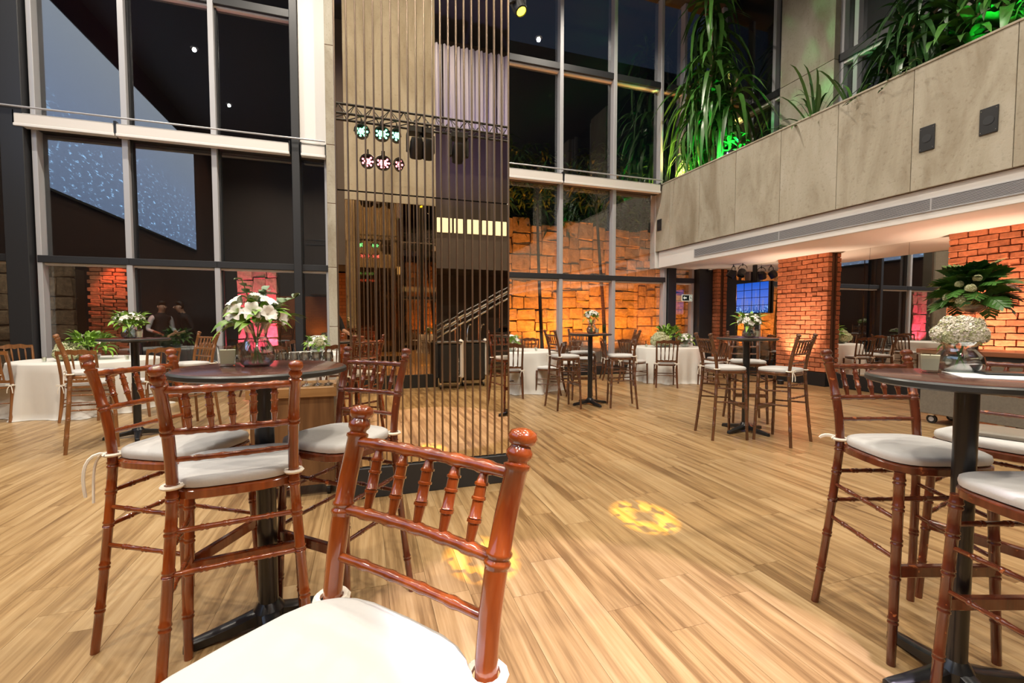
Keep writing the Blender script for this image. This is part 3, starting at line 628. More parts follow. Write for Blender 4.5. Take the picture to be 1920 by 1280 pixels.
def tie(sx, y, z, style):
    mb = MB(); r = 0.0075
    ring = [(sx + 0.027*math.cos(a), y + 0.027*math.sin(a), z) for a in [2*PI*k/12 for k in range(13)]]
    mb.tube(ring, 0.007, 5, cap=False)
    s = 1 if sx > 0 else -1
    if style == 'tail':
        mb.tube(bez([(sx, y - .026, z), (sx + s*.05, y - .07, z + .02), (sx + s*.06, y - .08, z - .06), (sx + s*.05, y - .07, z - .16)], 8), 0.006, 5)
        mb.tube(bez([(sx, y - .026, z), (sx + s*.02, y - .07, z), (sx + s*.015, y - .075, z - .08), (sx + s*.03, y - .06, z - .19)], 8), 0.005, 5)
    elif style == 'short':
        mb.tube(bez([(sx, y - .02, z), (sx + s*.03, y - .05, z + .015), (sx + s*.05, y - .06, z - .01)], 5), [.009, .008, .008, .008, .008, .006], 5)
    elif style == 'bow':
        for q in (-1, 1):
            mb.tube(bez([(sx, y - .028, z), (sx + q*.05, y - .05, z + .04), (sx + q*.07, y - .04, z - .02), (sx, y - .028, z)], 8), 0.005, 5)
            mb.tube(bez([(sx, y - .028, z), (sx + q*.03, y - .05, z - .03), (sx + q*.03, y - .045, z - .10)], 6), 0.005, 5)
    return mb
STY = {}
def make_stool(m, key, ties=('band', 'tail')):
    t = thing('bar_stool', 'x', 'bar stool')
    post = bez([(.226, -.225, 0), (.196, -.186, .38), (.175, -.168, .74)], 6)[:-1] + bez([(.175, -.168, .74), (.171, -.168, .90), (.184, -.238, 1.105)], 5)
    for s in (-1, 1):
        mb = MB(); pts = [(s*p.x, p.y, p.z) for p in post]
        P, R = legline(pts, (.17, .34, .505, .635, .74, .965), .0155, .0180)
        tip = Vector(pts[-1]); d = (Vector(pts[-1]) - Vector(pts[-3])).normalized()
        P += [tip + d*h_*1.0 for h_, _ in FINIAL[1:]]; R += [.0185*k for _, k in FINIAL[1:]]
        mb.tube(P, R, 12); mb.build('rear_post', m, t, angle=50)
        mb = MB(); P, R = legline([(s*.204, .168, 0), (s*.178, .145, .735)], (.17, .34, .47, .60, .70), .0150, .0180)
        mb.tube(P, R, 12); mb.build('front_leg', m, t, angle=50)
    seat_mesh(.212, .195, .730, .765).build('seat', m, t, angle=40)
    cu = cushion_mesh(.206, .190, .7655, .040).build('cushion', M['cushion'], t, angle=60)
    # back: top rail, lower back rail with five spindles, third rail
    def pp(z, s):
        for a, b_ in zip(post[:-1], post[1:]):
            if a.z <= z <= b_.z: q = a.lerp(b_, (z-a.z)/(b_.z-a.z)); return Vector((s*q.x, q.y, q.z))
    def rail(z, r, n, bow=.012):
        a, b_ = pp(z, -1), pp(z, 1); mb = MB(); pts = []; rad = []
        K = 6*n + 12
        for i in range(K+1):
            f = i/K; k = 1.0
            for q in range(n):
                c = (q+1)/(n+1)
                for off in (-.012, .012):
                    if abs(f - c - off) < 0.6/K: k = 1.2
            pts.append(a.lerp(b_, f) + Vector((0, -bow*4*f*(1-f), 0))); rad.append(r*k*(0.8 if i in (0, K) else 1))
        mb.tube(pts, rad, 8); return mb.build('back_rail', m, t, angle=50), pts
    _, top = rail(1.098, .0118, 5); _, mid = rail(.962, .0110, 5); rail(.868, .0090, 4, .006)
    sp = None
    for q in range(5):
        f = (q + 1)/6; a = Vector(mid[int(f*(len(mid)-1) + .5)]); b_ = Vector(top[int(f*(len(top)-1) + .5)])
        rr_ = [(0, .6), (.08, .75), (.30, 1), (.31, 1.25), (.345, 1.25), (.35, 1), (.36, 1), (.365, 1.2), (.38, 1), (.58, 1), (.59, 1.25), (.62, 1.25), (.63, 1), (.76, 1), (.77, 1.25), (.80, 1.25), (.81, 1), (.93, .7), (1, .45)]
        MB().tube([a.lerp(b_, x) for x, _ in rr_], [.0098*k for _, k in rr_], 8).build('spindle', m, t, angle=50)
    fl_ = lambda z, s: Vector((s*(.204 - .026*z/.735), .168 - .023*z/.735, z))
    for z in (.635, .50): mb = MB(); rod(mb, pp(z, -1), pp(z, 1), .0092, (.25, .42, .6, .77)); mb.build('stretcher', m, t, angle=50)
    for s in (-1, 1):
        for z in (.555, .405): mb = MB(); rod(mb, pp(z + .02, s), fl_(z, s), .0088, (.25, .5, .75)); mb.build('stretcher', m, t, angle=50)
    mb = MB(); rod(mb, fl_(.635, -1), fl_(.635, 1), .0090, (.25, .5, .75)); mb.build('stretcher', m, t, angle=50)
    a = fl_(.36, 1); MB().bbox(-a.x, a.x, a.y - .013, a.y + .013, .338, .382, .004).build('foot_rest', m, t, smooth=False)
    for s, st in zip((-1, 1), ties): tie(s*.175, -.168, .782, st).build('ribbon_tie', M['ribbon'], t)
    bpy.context.view_layer.update(); freeze(t); STY[key] = t; t['used'] = 0; return t
make_stool(M['lacq_red'], 'red', ('band', 'tail')); make_stool(M['lacq_red'], 'redb', ('band', 'band')); make_stool(M['lacq_mah'], 'mah', ('band', 'short')); make_stool(M['lacq_brn'], 'brn', ('bow', 'band')); make_stool(M['lacq_brn_lit'], 'brn_lit', ('bow', 'bow'))
FIRST = set()
def stool(key, x, y, f, label, group, sz=1.0):
    if key in FIRST: o = copy_tree(STY[key])
    else: o = STY[key]; FIRST.add(key)
    o.location = (x, y, 0.0); o.rotation_euler = (0, 0, face(*f)); o.scale = (1, 1, sz)
    if 'used' in o: del o['used']
    tag(o, label, 'bar stool', group); return o
SG = 'wooden bar stools at the high tables'
D_ = stool('redb', -.086, .698, (-.764, -.646), 'bright red-brown bar stool closest to the camera, cut by the bottom edge', SG, .955); D_.scale = (1.09, 1.09, .955)
stool('redb', -.440, 1.875, (-.15, .99), 'red-brown bar stool with its back to the camera at the left high table', SG)
stool('red', -.725, 2.254, (.9, -.44), 'red-brown bar stool with a hanging ribbon, leftmost at the left high table', SG)
stool('mah', -.115, 2.17, (-.68, -.73), 'dark mahogany bar stool in front of the wooden glass console', SG)
stool('mah', 2.135, 1.225, (-.30, -.95), 'worn mahogany bar stool on the left of the right-hand high table', SG)
stool('mah', 1.98, .74, (.31, .95), 'bar stool at the right edge, nearest under the right-hand table top', SG)
stool('mah', 2.68, 1.20, (-.98, -.15), 'bar stool at the right edge with a folded taupe cloth on its seat', SG)
stool('brn', 3.894, 4.10, (.95, -.3), 'walnut bar stool with a bow, left of the middle high table', SG)
stool('brn', 4.325, 3.746, (-.27, .96), 'walnut bar stool nearest the camera at the middle high table', SG)
stool('brn', 4.76, 4.62, (-.5, -.87), 'walnut bar stool behind the middle high table, facing the camera', SG)
stool('brn', 2.88, 6.20, (1, .02), 'walnut bar stool on the left of the far high table', SG)
stool('brn', 3.74, 6.04, (-.92, .40), 'walnut bar stool on the right of the far high table', SG)
stool('brn', 3.50, 6.84, (-.25, -.97), 'walnut bar stool behind the far high table', SG)
stool('brn_lit', -2.69, 5.80, (.89, .45), 'walnut bar stool with a bow, painted as lit, left of the far-left high table', SG)
stool('brn_lit', -2.06, 6.52, (-.66, -.75), 'walnut bar stool, painted as lit, right of the far-left high table', SG)

# ------------------------------------------------------------------ high tables
def high_table(x, y, rot, label, first=[None]):
    if first[0] is None:
        t = thing('high_table', label, 'high table', (x, y, 0))
        MB().lathe([(0, 1.087), (.315, 1.087), (.330, 1.093), (.330, 1.107), (.322, 1.113), (0.318, 1.1135)], 48).build('edge_band', M['tableedge'], t)
        MB().lathe([(0.319, 1.1135), (.312, 1.116), (0, 1.116)], 48).build('table_top', M['tabletop'], t)
        MB().lathe([(.038, .085), (.038, 1.065), (.12, 1.07), (.12, 1.087), (0, 1.087)], 20).build('pole', M['iron'], t)
        MB().lathe([(.0, .02), (.06, .03), (.062, .075), (.045, .10), (.036, .11)], 20).build('hub', M['iron'], t)
        for k in range(4):
            c, s = math.cos(k*PI/2), math.sin(k*PI/2); mb = MB()
            sec = [(.03, .034, .03, .085), (.10, .032, .025, .068), (.20, .026, .012, .05), (.27, .022, .004, .040), (.295, .020, .0, .034), (.303, .012, .0, .022)]
            for d, w, z0, z1 in sec:
                mb.v += [(d*c - q*s, d*s + q*c, z) for q, z in ((-w, z0), (w, z0), (w, z1 - .008), (w*.6, z1), (-w*.6, z1), (-w, z1 - .008))]
            for i in range(5):
                for j in range(6): mb.f.append((i*6+j, i*6+(j+1) % 6, (i+1)*6+(j+1) % 6, (i+1)*6+j)); mb.m.append(0)
            mb.f += [tuple(reversed(range(6))), tuple(range(30, 36))]; mb.m += [0, 0]
            mb.build('foot', M['iron'], t, angle=40)
        bpy.context.view_layer.update(); freeze(t); first[0] = t
    else: t = copy_tree(first[0]); tag(t, label)
    t.location = (x, y, 0); t.rotation_euler = (0, 0, math.radians(rot)); t['group'] = 'black iron high tables'; return t
T1, T2, T3, T4, T5 = (-.405, 2.125), (1.99, .985), (4.30, 4.19), (3.37, 6.32), (-2.46, 6.16)
high_table(*T1, 16, 'round high table with black foot and white lilies, at the left front')
t2_ = high_table(*T2, 75, 'round high table cut by the right edge, with candle and hydrangea')
t2_.scale = (.86, .86, 1)
high_table(*T3, 10, 'round high table in front of the brick pillar')
high_table(*T4, 5, 'round high table in front of the orange-lit windows')
high_table(*T5, 20, 'round high table at the far left beside the windows')

# ------------------------------------------------------------------ dining chairs and round tables
def make_dining(m, key):
    t = thing('dining_chair', 'x', 'chair')
    back = bez([(.20, -.27, 0), (.19, -.20, .22), (.187, -.19, .44)], 5)[:-1] + bez([(.187, -.19, .44), (.188, -.20, .65), (.198, -.27, .90)], 5)
    for s in (-1, 1):
        MB().tube([(s*p.x, p.y, p.z) for p in back], [.016, .019, .021, .022, .022, .022, .020, .018, .018, .017, .016], 8).build('rear_post', m, t)
        P, R = legline([(s*.19, .19, 0), (s*.185, .18, .43)], (.30, .36), .014, .02); MB().tube(P, R, 8).build('front_leg', m, t, angle=50)
    seat_mesh(.215, .20, .425, .455).build('seat', m, t, angle=40)
    cushion_mesh(.212, .196, .4555, .042).build('cushion', M['cushion'], t, angle=60)
    # scalloped crest rail
    mb = MB(); K = 32; yb = -.272
    for i in range(K+1):
        x = -.208 + .416*i/K; f = i/K
        top = .918 + .022*math.sin(PI*f) + .006*math.cos(6*PI*f); bot = .862 + .018*abs(math.sin(4*PI*f))
        yy = yb - .018*math.sin(PI*f)
        mb.v += [(x, yy - .011, bot), (x, yy + .011, bot), (x, yy + .011, top), (x, yy - .011, top)]
    for i in range(K):
        for j in range(4): mb.f.append((i*4+j, i*4+(j+1) % 4, (i+1)*4+(j+1) % 4, (i+1)*4+j)); mb.m.append(0)
    mb.f += [(3, 2, 1, 0), (K*4, K*4+1, K*4+2, K*4+3)]; mb.m += [0, 0]; mb.build('crest_rail', m, t, angle=50)
    mb = MB(); K = 24
    for i in range(K+1):
        x = -.19 + .38*i/K; f = i/K; top = .535 + .012*abs(math.cos(4*PI*f)); yy = -.192 - .012*math.sin(PI*f)
        mb.v += [(x, yy - .01, .505), (x, yy + .01, .505), (x, yy + .01, top), (x, yy - .01, top)]
    for i in range(K):
        for j in range(4): mb.f.append((i*4+j, i*4+(j+1) % 4, (i+1)*4+(j+1) % 4, (i+1)*4+j)); mb.m.append(0)
    mb.f += [(3, 2, 1, 0), (K*4, K*4+1, K*4+2, K*4+3)]; mb.m += [0, 0]; mb.build('lower_rail', m, t, angle=50)
    for q in range(4):
        x = -.114 + .076*q; a, b_ = Vector((x*.97, -.202, .53)), Vector((x*1.05, -.285, .875))
        pr_ = [(0, .7), (.15, 1), (.35, .75), (.45, .62), (.55, .8), (.8, 1.05), (.9, .8), (1, .6)]
        MB().tube([a.lerp(b_, f) for f, _ in pr_], [.0125*k for _, k in pr_], 8).build('spindle', m, t)
    for s in (-1, 1):
        for z in (.19, .28): mb = MB(); rod(mb, (s*.19, -.20, z), (s*.188, .185, z), .009, (.5,), 6); mb.build('stretcher', m, t)
    mb = MB(); rod(mb, (-.188, -.203, .24), (.188, -.203, .24), .009, (.5,), 6); mb.build('stretcher', m, t)
    mb = MB(); rod(mb, (-.187, .185, .24), (.187, .185, .24), .009, (.5,), 6); mb.build('stretcher', m, t)
    for s in (-1, 1): tie(s*.187, -.19, .475, 'bow').build('ribbon_tie', M['ribbon'], t)
    bpy.context.view_layer.update(); freeze(t); STY[key] = t
make_dining(M['lacq_brn'], 'dbrn'); make_dining(M['lacq_brn_lit'], 'dbrn_lit')
def dining(key, x, y, f, label):
    if key in FIRST: o = copy_tree(STY[key])
    else: o = STY[key]; FIRST.add(key)
    o.location = (x, y, 0); o.rotation_euler = (0, 0, face(*f)); tag(o, label, 'chair', 'scalloped dining chairs at the round tables')
for a in [('dbrn_lit', -4.53, 7.79, (.09, .99), 'dining chair in front of the left round table, cut by the left edge'),
          ('dbrn_lit', -5.08, 9.10, (.75, -.66), 'dining chair behind the left round table by the charcoal window post'),
          ('dbrn_lit', -3.55, 7.55, (-.05, 1), 'dining chair with its back to the camera, in front of the left round table'),
          ('dbrn_lit', -2.86, 7.72, (-.7, .7), 'dining chair at the right front of the left round table'),
          ('dbrn_lit', -2.85, 9.05, (-.8, -.6), 'dining chair behind the left round table, right side'),
          ('dbrn', -1.20, 7.86, (.35, .94), 'dining chair behind the wine glasses, left one in front of the middle round table'),
          ('dbrn', -.45, 7.80, (-.3, .95), 'dining chair behind the wine glasses, right one in front of the middle round table'),
          ('dbrn', -1.15, 9.42, (.35, -.94), 'dining chair behind the middle round table by the window post'),
          ('dbrn', -1.75, 8.95, (.96, -.2), 'dining chair on the left of the middle round table'),
          ('dbrn', .12, 9.05, (-.95, -.3), 'dining chair on the right of the middle round table, beside the concrete column'),
          ('dbrn', 3.18, 7.52, (-.80, .60), 'dining chair seen side-on in front of the round table beside the mirrored column'),
          ('dbrn', 3.82, 8.25, (-1, .05), 'dining chair at the right of the round table beside the mirrored column'),
          ('dbrn', 2.42, 7.42, (.3, .95), 'dining chair partly hidden by the right edge of the mirrored column'),
          ('dbrn', 3.35, 9.10, (-.5, -.86), 'dining chair behind the round table beside the mirrored column'),
          ('dbrn', 2.2, 9.05, (.5, -.86), 'dining chair hidden behind the mirrored column at the window'),
          ('dbrn', 5.75, 7.62, (.5, .87), 'dining chair with its back to the camera at the far-right round table'),
          ('dbrn', 5.38, 8.15, (.95, .3), 'dining chair on the left of the far-right round table'),
          ('dbrn', 5.30, 8.85, (.93, -.35), 'dining chair at the left rear of the far-right round table'),
          ('dbrn', 4.75, 9.15, (.8, -.5), 'dining chair by the glass between the two far round tables'),
          ('dbrn', 6.78, 7.48, (-.35, .93), 'dining chair at the right front of the far-right round table'),
          ('dbrn', 7.55, 8.15, (-.95, .25), 'dining chair on the right of the far-right round table, near the corner'),
          ('dbrn', 6.95, 9.38, (-.4, -.9), 'dining chair behind the far-right round table at the window')]: dining(*a)
def round_table(x, y, R, label, label2, seed):
    t = thing('round_table', label, 'round table', (x, y, 0), 0, 'round dining tables')
    MB().lathe([(0, .715), (R - .01, .715), (R - .005, .735), (0, .735)], 40).build('table_top', M['console'], t)
    MB().lathe([(.22, 0), (.22, .02), (.05, .05), (.05, .715)], 16).build('pedestal', M['iron'], t)
    rr = random.Random(seed); mb = MB(); n = 96
    ph = [rr.uniform(0, 2*PI) for _ in range(4)]
    rows = [(0.0, .741), (.5, .741), (.96, .741), (1.0, .737), (1.008, .72)] + [(None, z) for z in (.62, .5, .36, .22, .10, .03, .004)]
    for s, z in rows:
        for k in range(n):
            a = 2*PI*k/n
            if s is None:
                f = (.72 - z)/.72
                w = .045*math.sin(9*a + ph[0]) + .03*math.sin(14*a + ph[1]) + .018*math.sin(23*a + ph[2])
                rr_ = R*1.008 + f*(.05 + w*1.2) + (.04*f*f*math.sin(5*a + ph[3]))
                if z < .02: rr_ += .02
            else: rr_ = R*s
            mb.v.append((rr_*math.cos(a), rr_*math.sin(a), z))
    for i in range(len(rows)-1):
        for k in range(n): mb.f.append((i*n+k, (i+1)*n+k, (i+1)*n+(k+1) % n, i*n+(k+1) % n)); mb.m.append(0)
    o = mb.build('tablecloth', M['cloth'], None, angle=70); o.location = (x, y, 0); tag(o, label2, 'tablecloth', 'ivory tablecloths reaching the floor')
round_table(-3.92, 8.38, .84, 'round dining table under the cloth at the far left', 'ivory tablecloth on the round table at the far left', 1)
round_table(-.80, 8.72, .68, 'round dining table under the cloth behind the wine glasses', 'ivory tablecloth on the round table behind the wine glasses', 2)
round_table(2.88, 8.30, .74, 'round dining table under the cloth beside the mirrored column', 'ivory tablecloth on the round table beside the mirrored column', 3)
round_table(6.45, 8.50, .76, 'round dining table under the cloth in the far right corner', 'ivory tablecloth on the round table in the far right corner', 4)

# ------------------------------------------------------------------ flowers, leaves, candles
def leaf_mesh(L, wd, rise, droop, name='leaf', m=None, n=6, fold=.25, curl=0):
    mb = MB()
    for i in range(n+1):
        s = i/n; x = L*(s - .12*s*s); z = L*(rise*s - droop*s*s*s*(1.0) - .35*droop*s*s); y = curl*L*s*s
        w_ = wd*(math.sin(PI*min(1, s*.86 + .14))**.7) * (1 if s < 1 else 0) + .001
        mb.v += [(x, y - w_, z + w_*fold), (x, y, z), (x, y + w_, z + w_*fold)]
    for i in range(n):
        for j in range(2): mb.f.append((i*3+j, i*3+j+1, (i+1)*3+j+1, (i+1)*3+j)); mb.m.append(0)
    return mb.mesh(name, m or M['leaf'], angle=60)
LEAF = {k: [leaf_mesh(L, wd, rs, dr, 'leaf', M[mm], curl=cu) for (L, wd, rs, dr, cu) in pr_] for k, mm, pr_ in [
    ('drac', 'leaf', [(.62, .028, .35, .75, .05), (.70, .030, .2, .8, -.06), (.55, .030, .6, .6, .08), (.66, .026, .05, .85, 0), (.5, .032, .8, .5, -.05)]),
    ('big', 'leaf', [(.78, .042, .30, 1.0, .06), (.85, .046, .15, 1.05, -.07), (.70, .044, .5, .95, .10), (.80, .040, .0, .95, -.04), (.66, .046, .7, .9, .03)]),
    ('bigd', 'leafd', [(.70, .042, .30, .9, .06), (.78, .046, .15, .95, -.07), (.62, .044, .5, .85, .10), (.6, .05, .7, .8, .03)]),
    ('dracd', 'leafd', [(.62, .028, .35, .75, .05), (.70, .030, .2, .8, -.06), (.55, .030, .6, .6, .08), (.66, .026, .05, .85, 0)]),
    ('broad', 'leaf', [(.5, .05, .5, .6, .1), (.58, .055, .3, .6, -.1), (.45, .05, .8, .5, .05)]),
    ('sword', 'leaf', [(.55, .02, 1.6, .5, .1), (.62, .018, 1.9, .5, -.15), (.5, .022, 1.3, .5, .1)]),
    ('small', 'leaf2', [(.075, .014, .5, .5, .1), (.09, .016, .3, .5, -.1), (.065, .014, .8, .4, 0)]),
    ('long', 'leaf2', [(.13, .014, .35, .35, .1), (.16, .013, .2, .3, -.1), (.12, .015, .6, .4, 0)]),
    ('euc', 'leaf3', [(.035, .016, .3, .2, 0), (.042, .018, .2, .2, .1)]),
    ('fern', 'leafd', [(.06, .010, .2, .2, 0), (.07, .011, .1, .3, .1)])]}
def put_leaf(t, kind, p, az, pitch, rr, sc=1.0, roll=0, name='leaf'):
    o = obj(name, rr.choice(LEAF[kind]), t, p); o.rotation_euler = Euler((roll, -pitch, az), 'XYZ'); o.scale = (sc, sc, sc); return o
def dracaena(label, loc, heads, seed, kind='drac', cat='plant', name='dracaena'):
    t = thing(name, label, cat, loc); rr = random.Random(seed)
    for (dx, dy, z, n, sc, sp) in heads:
        MB().tube(bez([(dx*.3, dy*.3, -.05), (dx*.3, dy*.3, z*.4), (dx, dy, z)], 6), [.035]*4 + [.03]*3, 8).build('cane', M['cane'], t)
        for k in range(n):
            f = k/n; a = k*2.4 + rr.uniform(-.3, .3); pz = z - sp*(1-f) + .03
            q = bez([(dx*.3, dy*.3, -.05), (dx*.3, dy*.3, z*.4), (dx, dy, z)], 20); 
            c = min(q, key=lambda v: abs(v.z - pz)); 
            put_leaf(t, kind, (c.x, c.y, max(pz, .0)), a, -.55 + 1.25*f*f + rr.uniform(-.2, .2), rr, sc*rr.uniform(.8, 1.15) * (1 if f < .85 else .75))
    return t
PZ = 4.45
dracaena('tall drooping dracaena at the window end of the planter', (7.75, 8.75, PZ), [(.1, .0, 3.7, 60, 1.2, 1.5), (-.3, -.35, 2.75, 64, 1.15, 1.5), (.15, -.65, 2.2, 60, 1.1, 1.4), (-.25, .45, 2.5, 56, 1.15, 1.3), (-.1, -.1, 4.5, 46, 1.2, 1.0)], 11, 'big')
dracaena('small yellow-lit dracaena at the very end of the planter', (7.5, 9.22, PZ), [(0, 0, 1.25, 50, .75, 1.1), (.1, -.3, 1.0, 40, .7, .9)], 12, 'big')
dracaena('green-lit dracaena beside the tall one in the planter', (7.72, 7.98, PZ), [(0, .15, .95, 34, .85, .8), (-.05, -.2, .7, 30, .7, .6)], 13, 'broad')
dracaena('low arching spider plant left of the concrete pier', (7.6, 6.05, PZ), [(0, 0, .35, 40, 1.15, .3)], 14, 'sword')
dracaena('snake plant with upright leaves in front of the upper window', (7.6, 5.35, PZ), [(0, 0, .15, 14, 1.3, .1)], 15, 'sword')
dracaena('large bushy dracaena mass above the left wall speaker', (7.75, 4.62, PZ), [(0, .2, 1.5, 60, 1.05, 1.4), (-.2, -.1, 1.1, 50, .95, 1.0), (.1, -.3, 1.9, 56, 1.1, 1.4), (-.1, .4, .9, 40, .9, .8)], 16, 'bigd')
dracaena('broad-leaved bush in the planter right of the dracaena mass', (7.65, 4.05, PZ), [(0, 0, 1.2, 44, 1.25, 1.1), (-.1, -.25, .8, 34, 1.1, .7)], 17, 'broad')
dracaena('yellow-lit broad-leaved plant above the right wall speaker', (7.72, 3.62, PZ), [(0, 0, 1.15, 44, 1.2, 1.0), (.1, .2, 1.5, 44, 1.25, 1.1)], 18, 'broad')
dracaena('green-lit cane plant at the right edge of the planter', (7.7, 3.12, PZ), [(0, 0, 1.3, 40, 1.2, 1.0), (0, .2, .8, 28, 1.0, .7)], 19, 'broad')
def fern(label, loc, n, seed, L=.5):
    t = thing('planter_fern', label, 'fern', loc); rr = random.Random(seed)
    for k in range(n):
        a = rr.uniform(0, 2*PI); d = Vector((math.cos(a), math.sin(a), 0)); h = rr.uniform(.25, .55)*L/.5
        c = bez([(0, 0, 0), d*.08 + Vector((0, 0, h)), d*L*.6 + Vector((0, 0, h*.9)), d*L + Vector((0, 0, h*.3))], 9)
        fr_ = MB().tube(c, .004, 4).build('frond', M['stem'], t)
        for i in range(2, 10):
            for s in (-1, 1): put_leaf(fr_, 'fern', c[i], a + s*1.25, .1, rr, 1.2*L/.5)
fern('small fern at the foot of the concrete pier in the planter', (7.45, 6.95, PZ), 7, 1, .42); fern('feathery fern below the dracaena mass', (7.42, 4.95, PZ), 8, 2, .5)
fern('feathery fern between the bushes above the wall speakers', (7.42, 4.25, PZ), 8, 3, .5); fern('low trailing fern beside the blue planter lamp', (7.4, 7.5, PZ), 6, 4, .4)
def planter_lamp(label, loc, col, m, energy, tgt, size=100):
    t = thing('planter_spotlight', label, 'spotlight', loc)
    MB().bbox(-.06, .06, -.05, .05, 0, .03, .004).build('base', M['black'], t, smooth=False)
    o = MB().lathe([(.0, 0), (.045, 0), (.05, .07), (.04, .07), (.038, .055), (0, .055)], 16).build('head', M['black'], t); o.location = (0, 0, .05)
    MB().lathe([(0, .058), (.037, .058)], 16).build('lens', m, o)
    lamp('planter_beam', 'SPOT', Vector(loc) + Vector((0, 0, .16)), energy, col, tgt, .04, size, .6)
planter_lamp('small planter spotlight shining green into the foliage', (7.36, 7.92, PZ + .05), (.03, 1.0, .18), M['led_g'], 260, (7.8, 8.15, 5.2), 140)
planter_lamp('planter spotlight shining green at the right edge', (7.36, 3.28, PZ + .05), (.03, 1.0, .18), M['led_g'], 200, (7.8, 3.2, 5.2), 140)
planter_lamp('planter spotlight shining warm light at the end of the planter', (7.33, 9.42, PZ + .05), (1, .72, .22), M['led_y'], 520, (7.5, 9.1, 5.3), 160)
planter_lamp('planter spotlight shining warm light on the concrete pier', (7.9, 3.75, PZ), (1, .70, .28), M['led_y'], 240, (8.5, 3.8, 5.4), 150)
t = thing('planter_control_box', 'small black box with a blue light on the parapet edge', 'control box', (7.25, 7.62, PZ1))
MB().bbox(-.05, .05, -.10, .10, 0, .10, .006).build('case', M['black'], t, smooth=False); MB().lathe([(0, .0), (.014, .0), (.010, .01), (0, .012)], 10).build('indicator', M['led_b'], t).matrix_local = Matrix.Translation((-.051, 0, .06)) @ Matrix.Rotation(-PI/2, 4, 'Y')

def petal_flower(m, L=.05, n=6, op=.7, w=.016, name='bloom'):
    mb = MB()
    for k in range(n):
        a = 2*PI*k/n + (.2 if k % 2 else 0); c, s = math.cos(a), math.sin(a); b0 = len(mb.v)
        for i in range(5):
            f = i/4; rr_ = L*(f*op + .1*f*f); z = L*(f*(1.15 - op) + .25*math.sin(PI*f)) ; ww = w*math.sin(PI*(.12 + .80*f))
            mb.v += [(rr_*c + ww*s, rr_*s - ww*c, z + .004), (rr_*c, rr_*s, z), (rr_*c - ww*s, rr_*s + ww*c, z + .004)]
        for i in range(4):
            for j in range(2): mb.f.append((b0+i*3+j, b0+i*3+j+1, b0+(i+1)*3+j+1, b0+(i+1)*3+j)); mb.m.append(0)
    return mb.mesh(name, m, angle=80)
def hydrangea_mesh(m, R=.075, n=110, seed=1):
    mb = MB(); rr = random.Random(seed); mb.lathe([(0, -R*.5), (R*.5, -R*.4), (R*.70, 0), (R*.5, R*.45), (0, R*.6)], 12)
    for k in range(n):
        z = 1 - 1.75*(k + .5)/n; a = k*2.39996; q = math.sqrt(max(0, 1 - z*z)); d = Vector((q*math.cos(a), q*math.sin(a), z)); p = d*R*rr.uniform(.80, 1.12)
        u = d.orthogonal().normalized(); v = d.cross(u); th = rr.uniform(0, PI); u, v = u*math.cos(th) + v*math.sin(th), v*math.cos(th) - u*math.sin(th); s = R*.27
        for (e, g_) in ((u, v), (v, -u), (-u, -v), (-v, u)): mb.add([p, p + (e*.9 + g_*.55)*s + d*s*.3, p + e*1.35*s + d*s*.15, p + (e*.9 - g_*.55)*s + d*s*.3], [(0, 1, 2, 3)])
    return mb.mesh('bloom', m, smooth=False)
LILY = [petal_flower(M['petal'], .062, 6, .6, .020), petal_flower(M['petal'], .058, 6, .8, .020), petal_flower(M['petal'], .052, 6, .35, .018)]
MINI = [petal_flower(M['petal'], .018, 5, .8, .007)]
HYD = [hydrangea_mesh(M['hydw'], .075, 130, s) for s in (1, 2)]; HYDG = [hydrangea_mesh(M['hyd'], .075, 110, 3)]
def vase_prof(kind):
    if kind == 'belly': return [(0, 0), (.048, 0), (.062, .012), (.072, .045), (.068, .075), (.05, .105), (.040, .130), (.046, .160), (.062, .192)]
    if kind == 'low': return [(0, 0), (.04, 0), (.064, .015), (.073, .038), (.066, .065), (.05, .085), (.05, .10), (.057, .115)]
    if kind == 'cube': return [(0, 0), (.032, 0), (.036, .01), (.038, .075), (.036, .09)]
    if kind == 'bowl': return [(0, 0), (.05, 0), (.08, .02), (.095, .06), (.09, .08)]
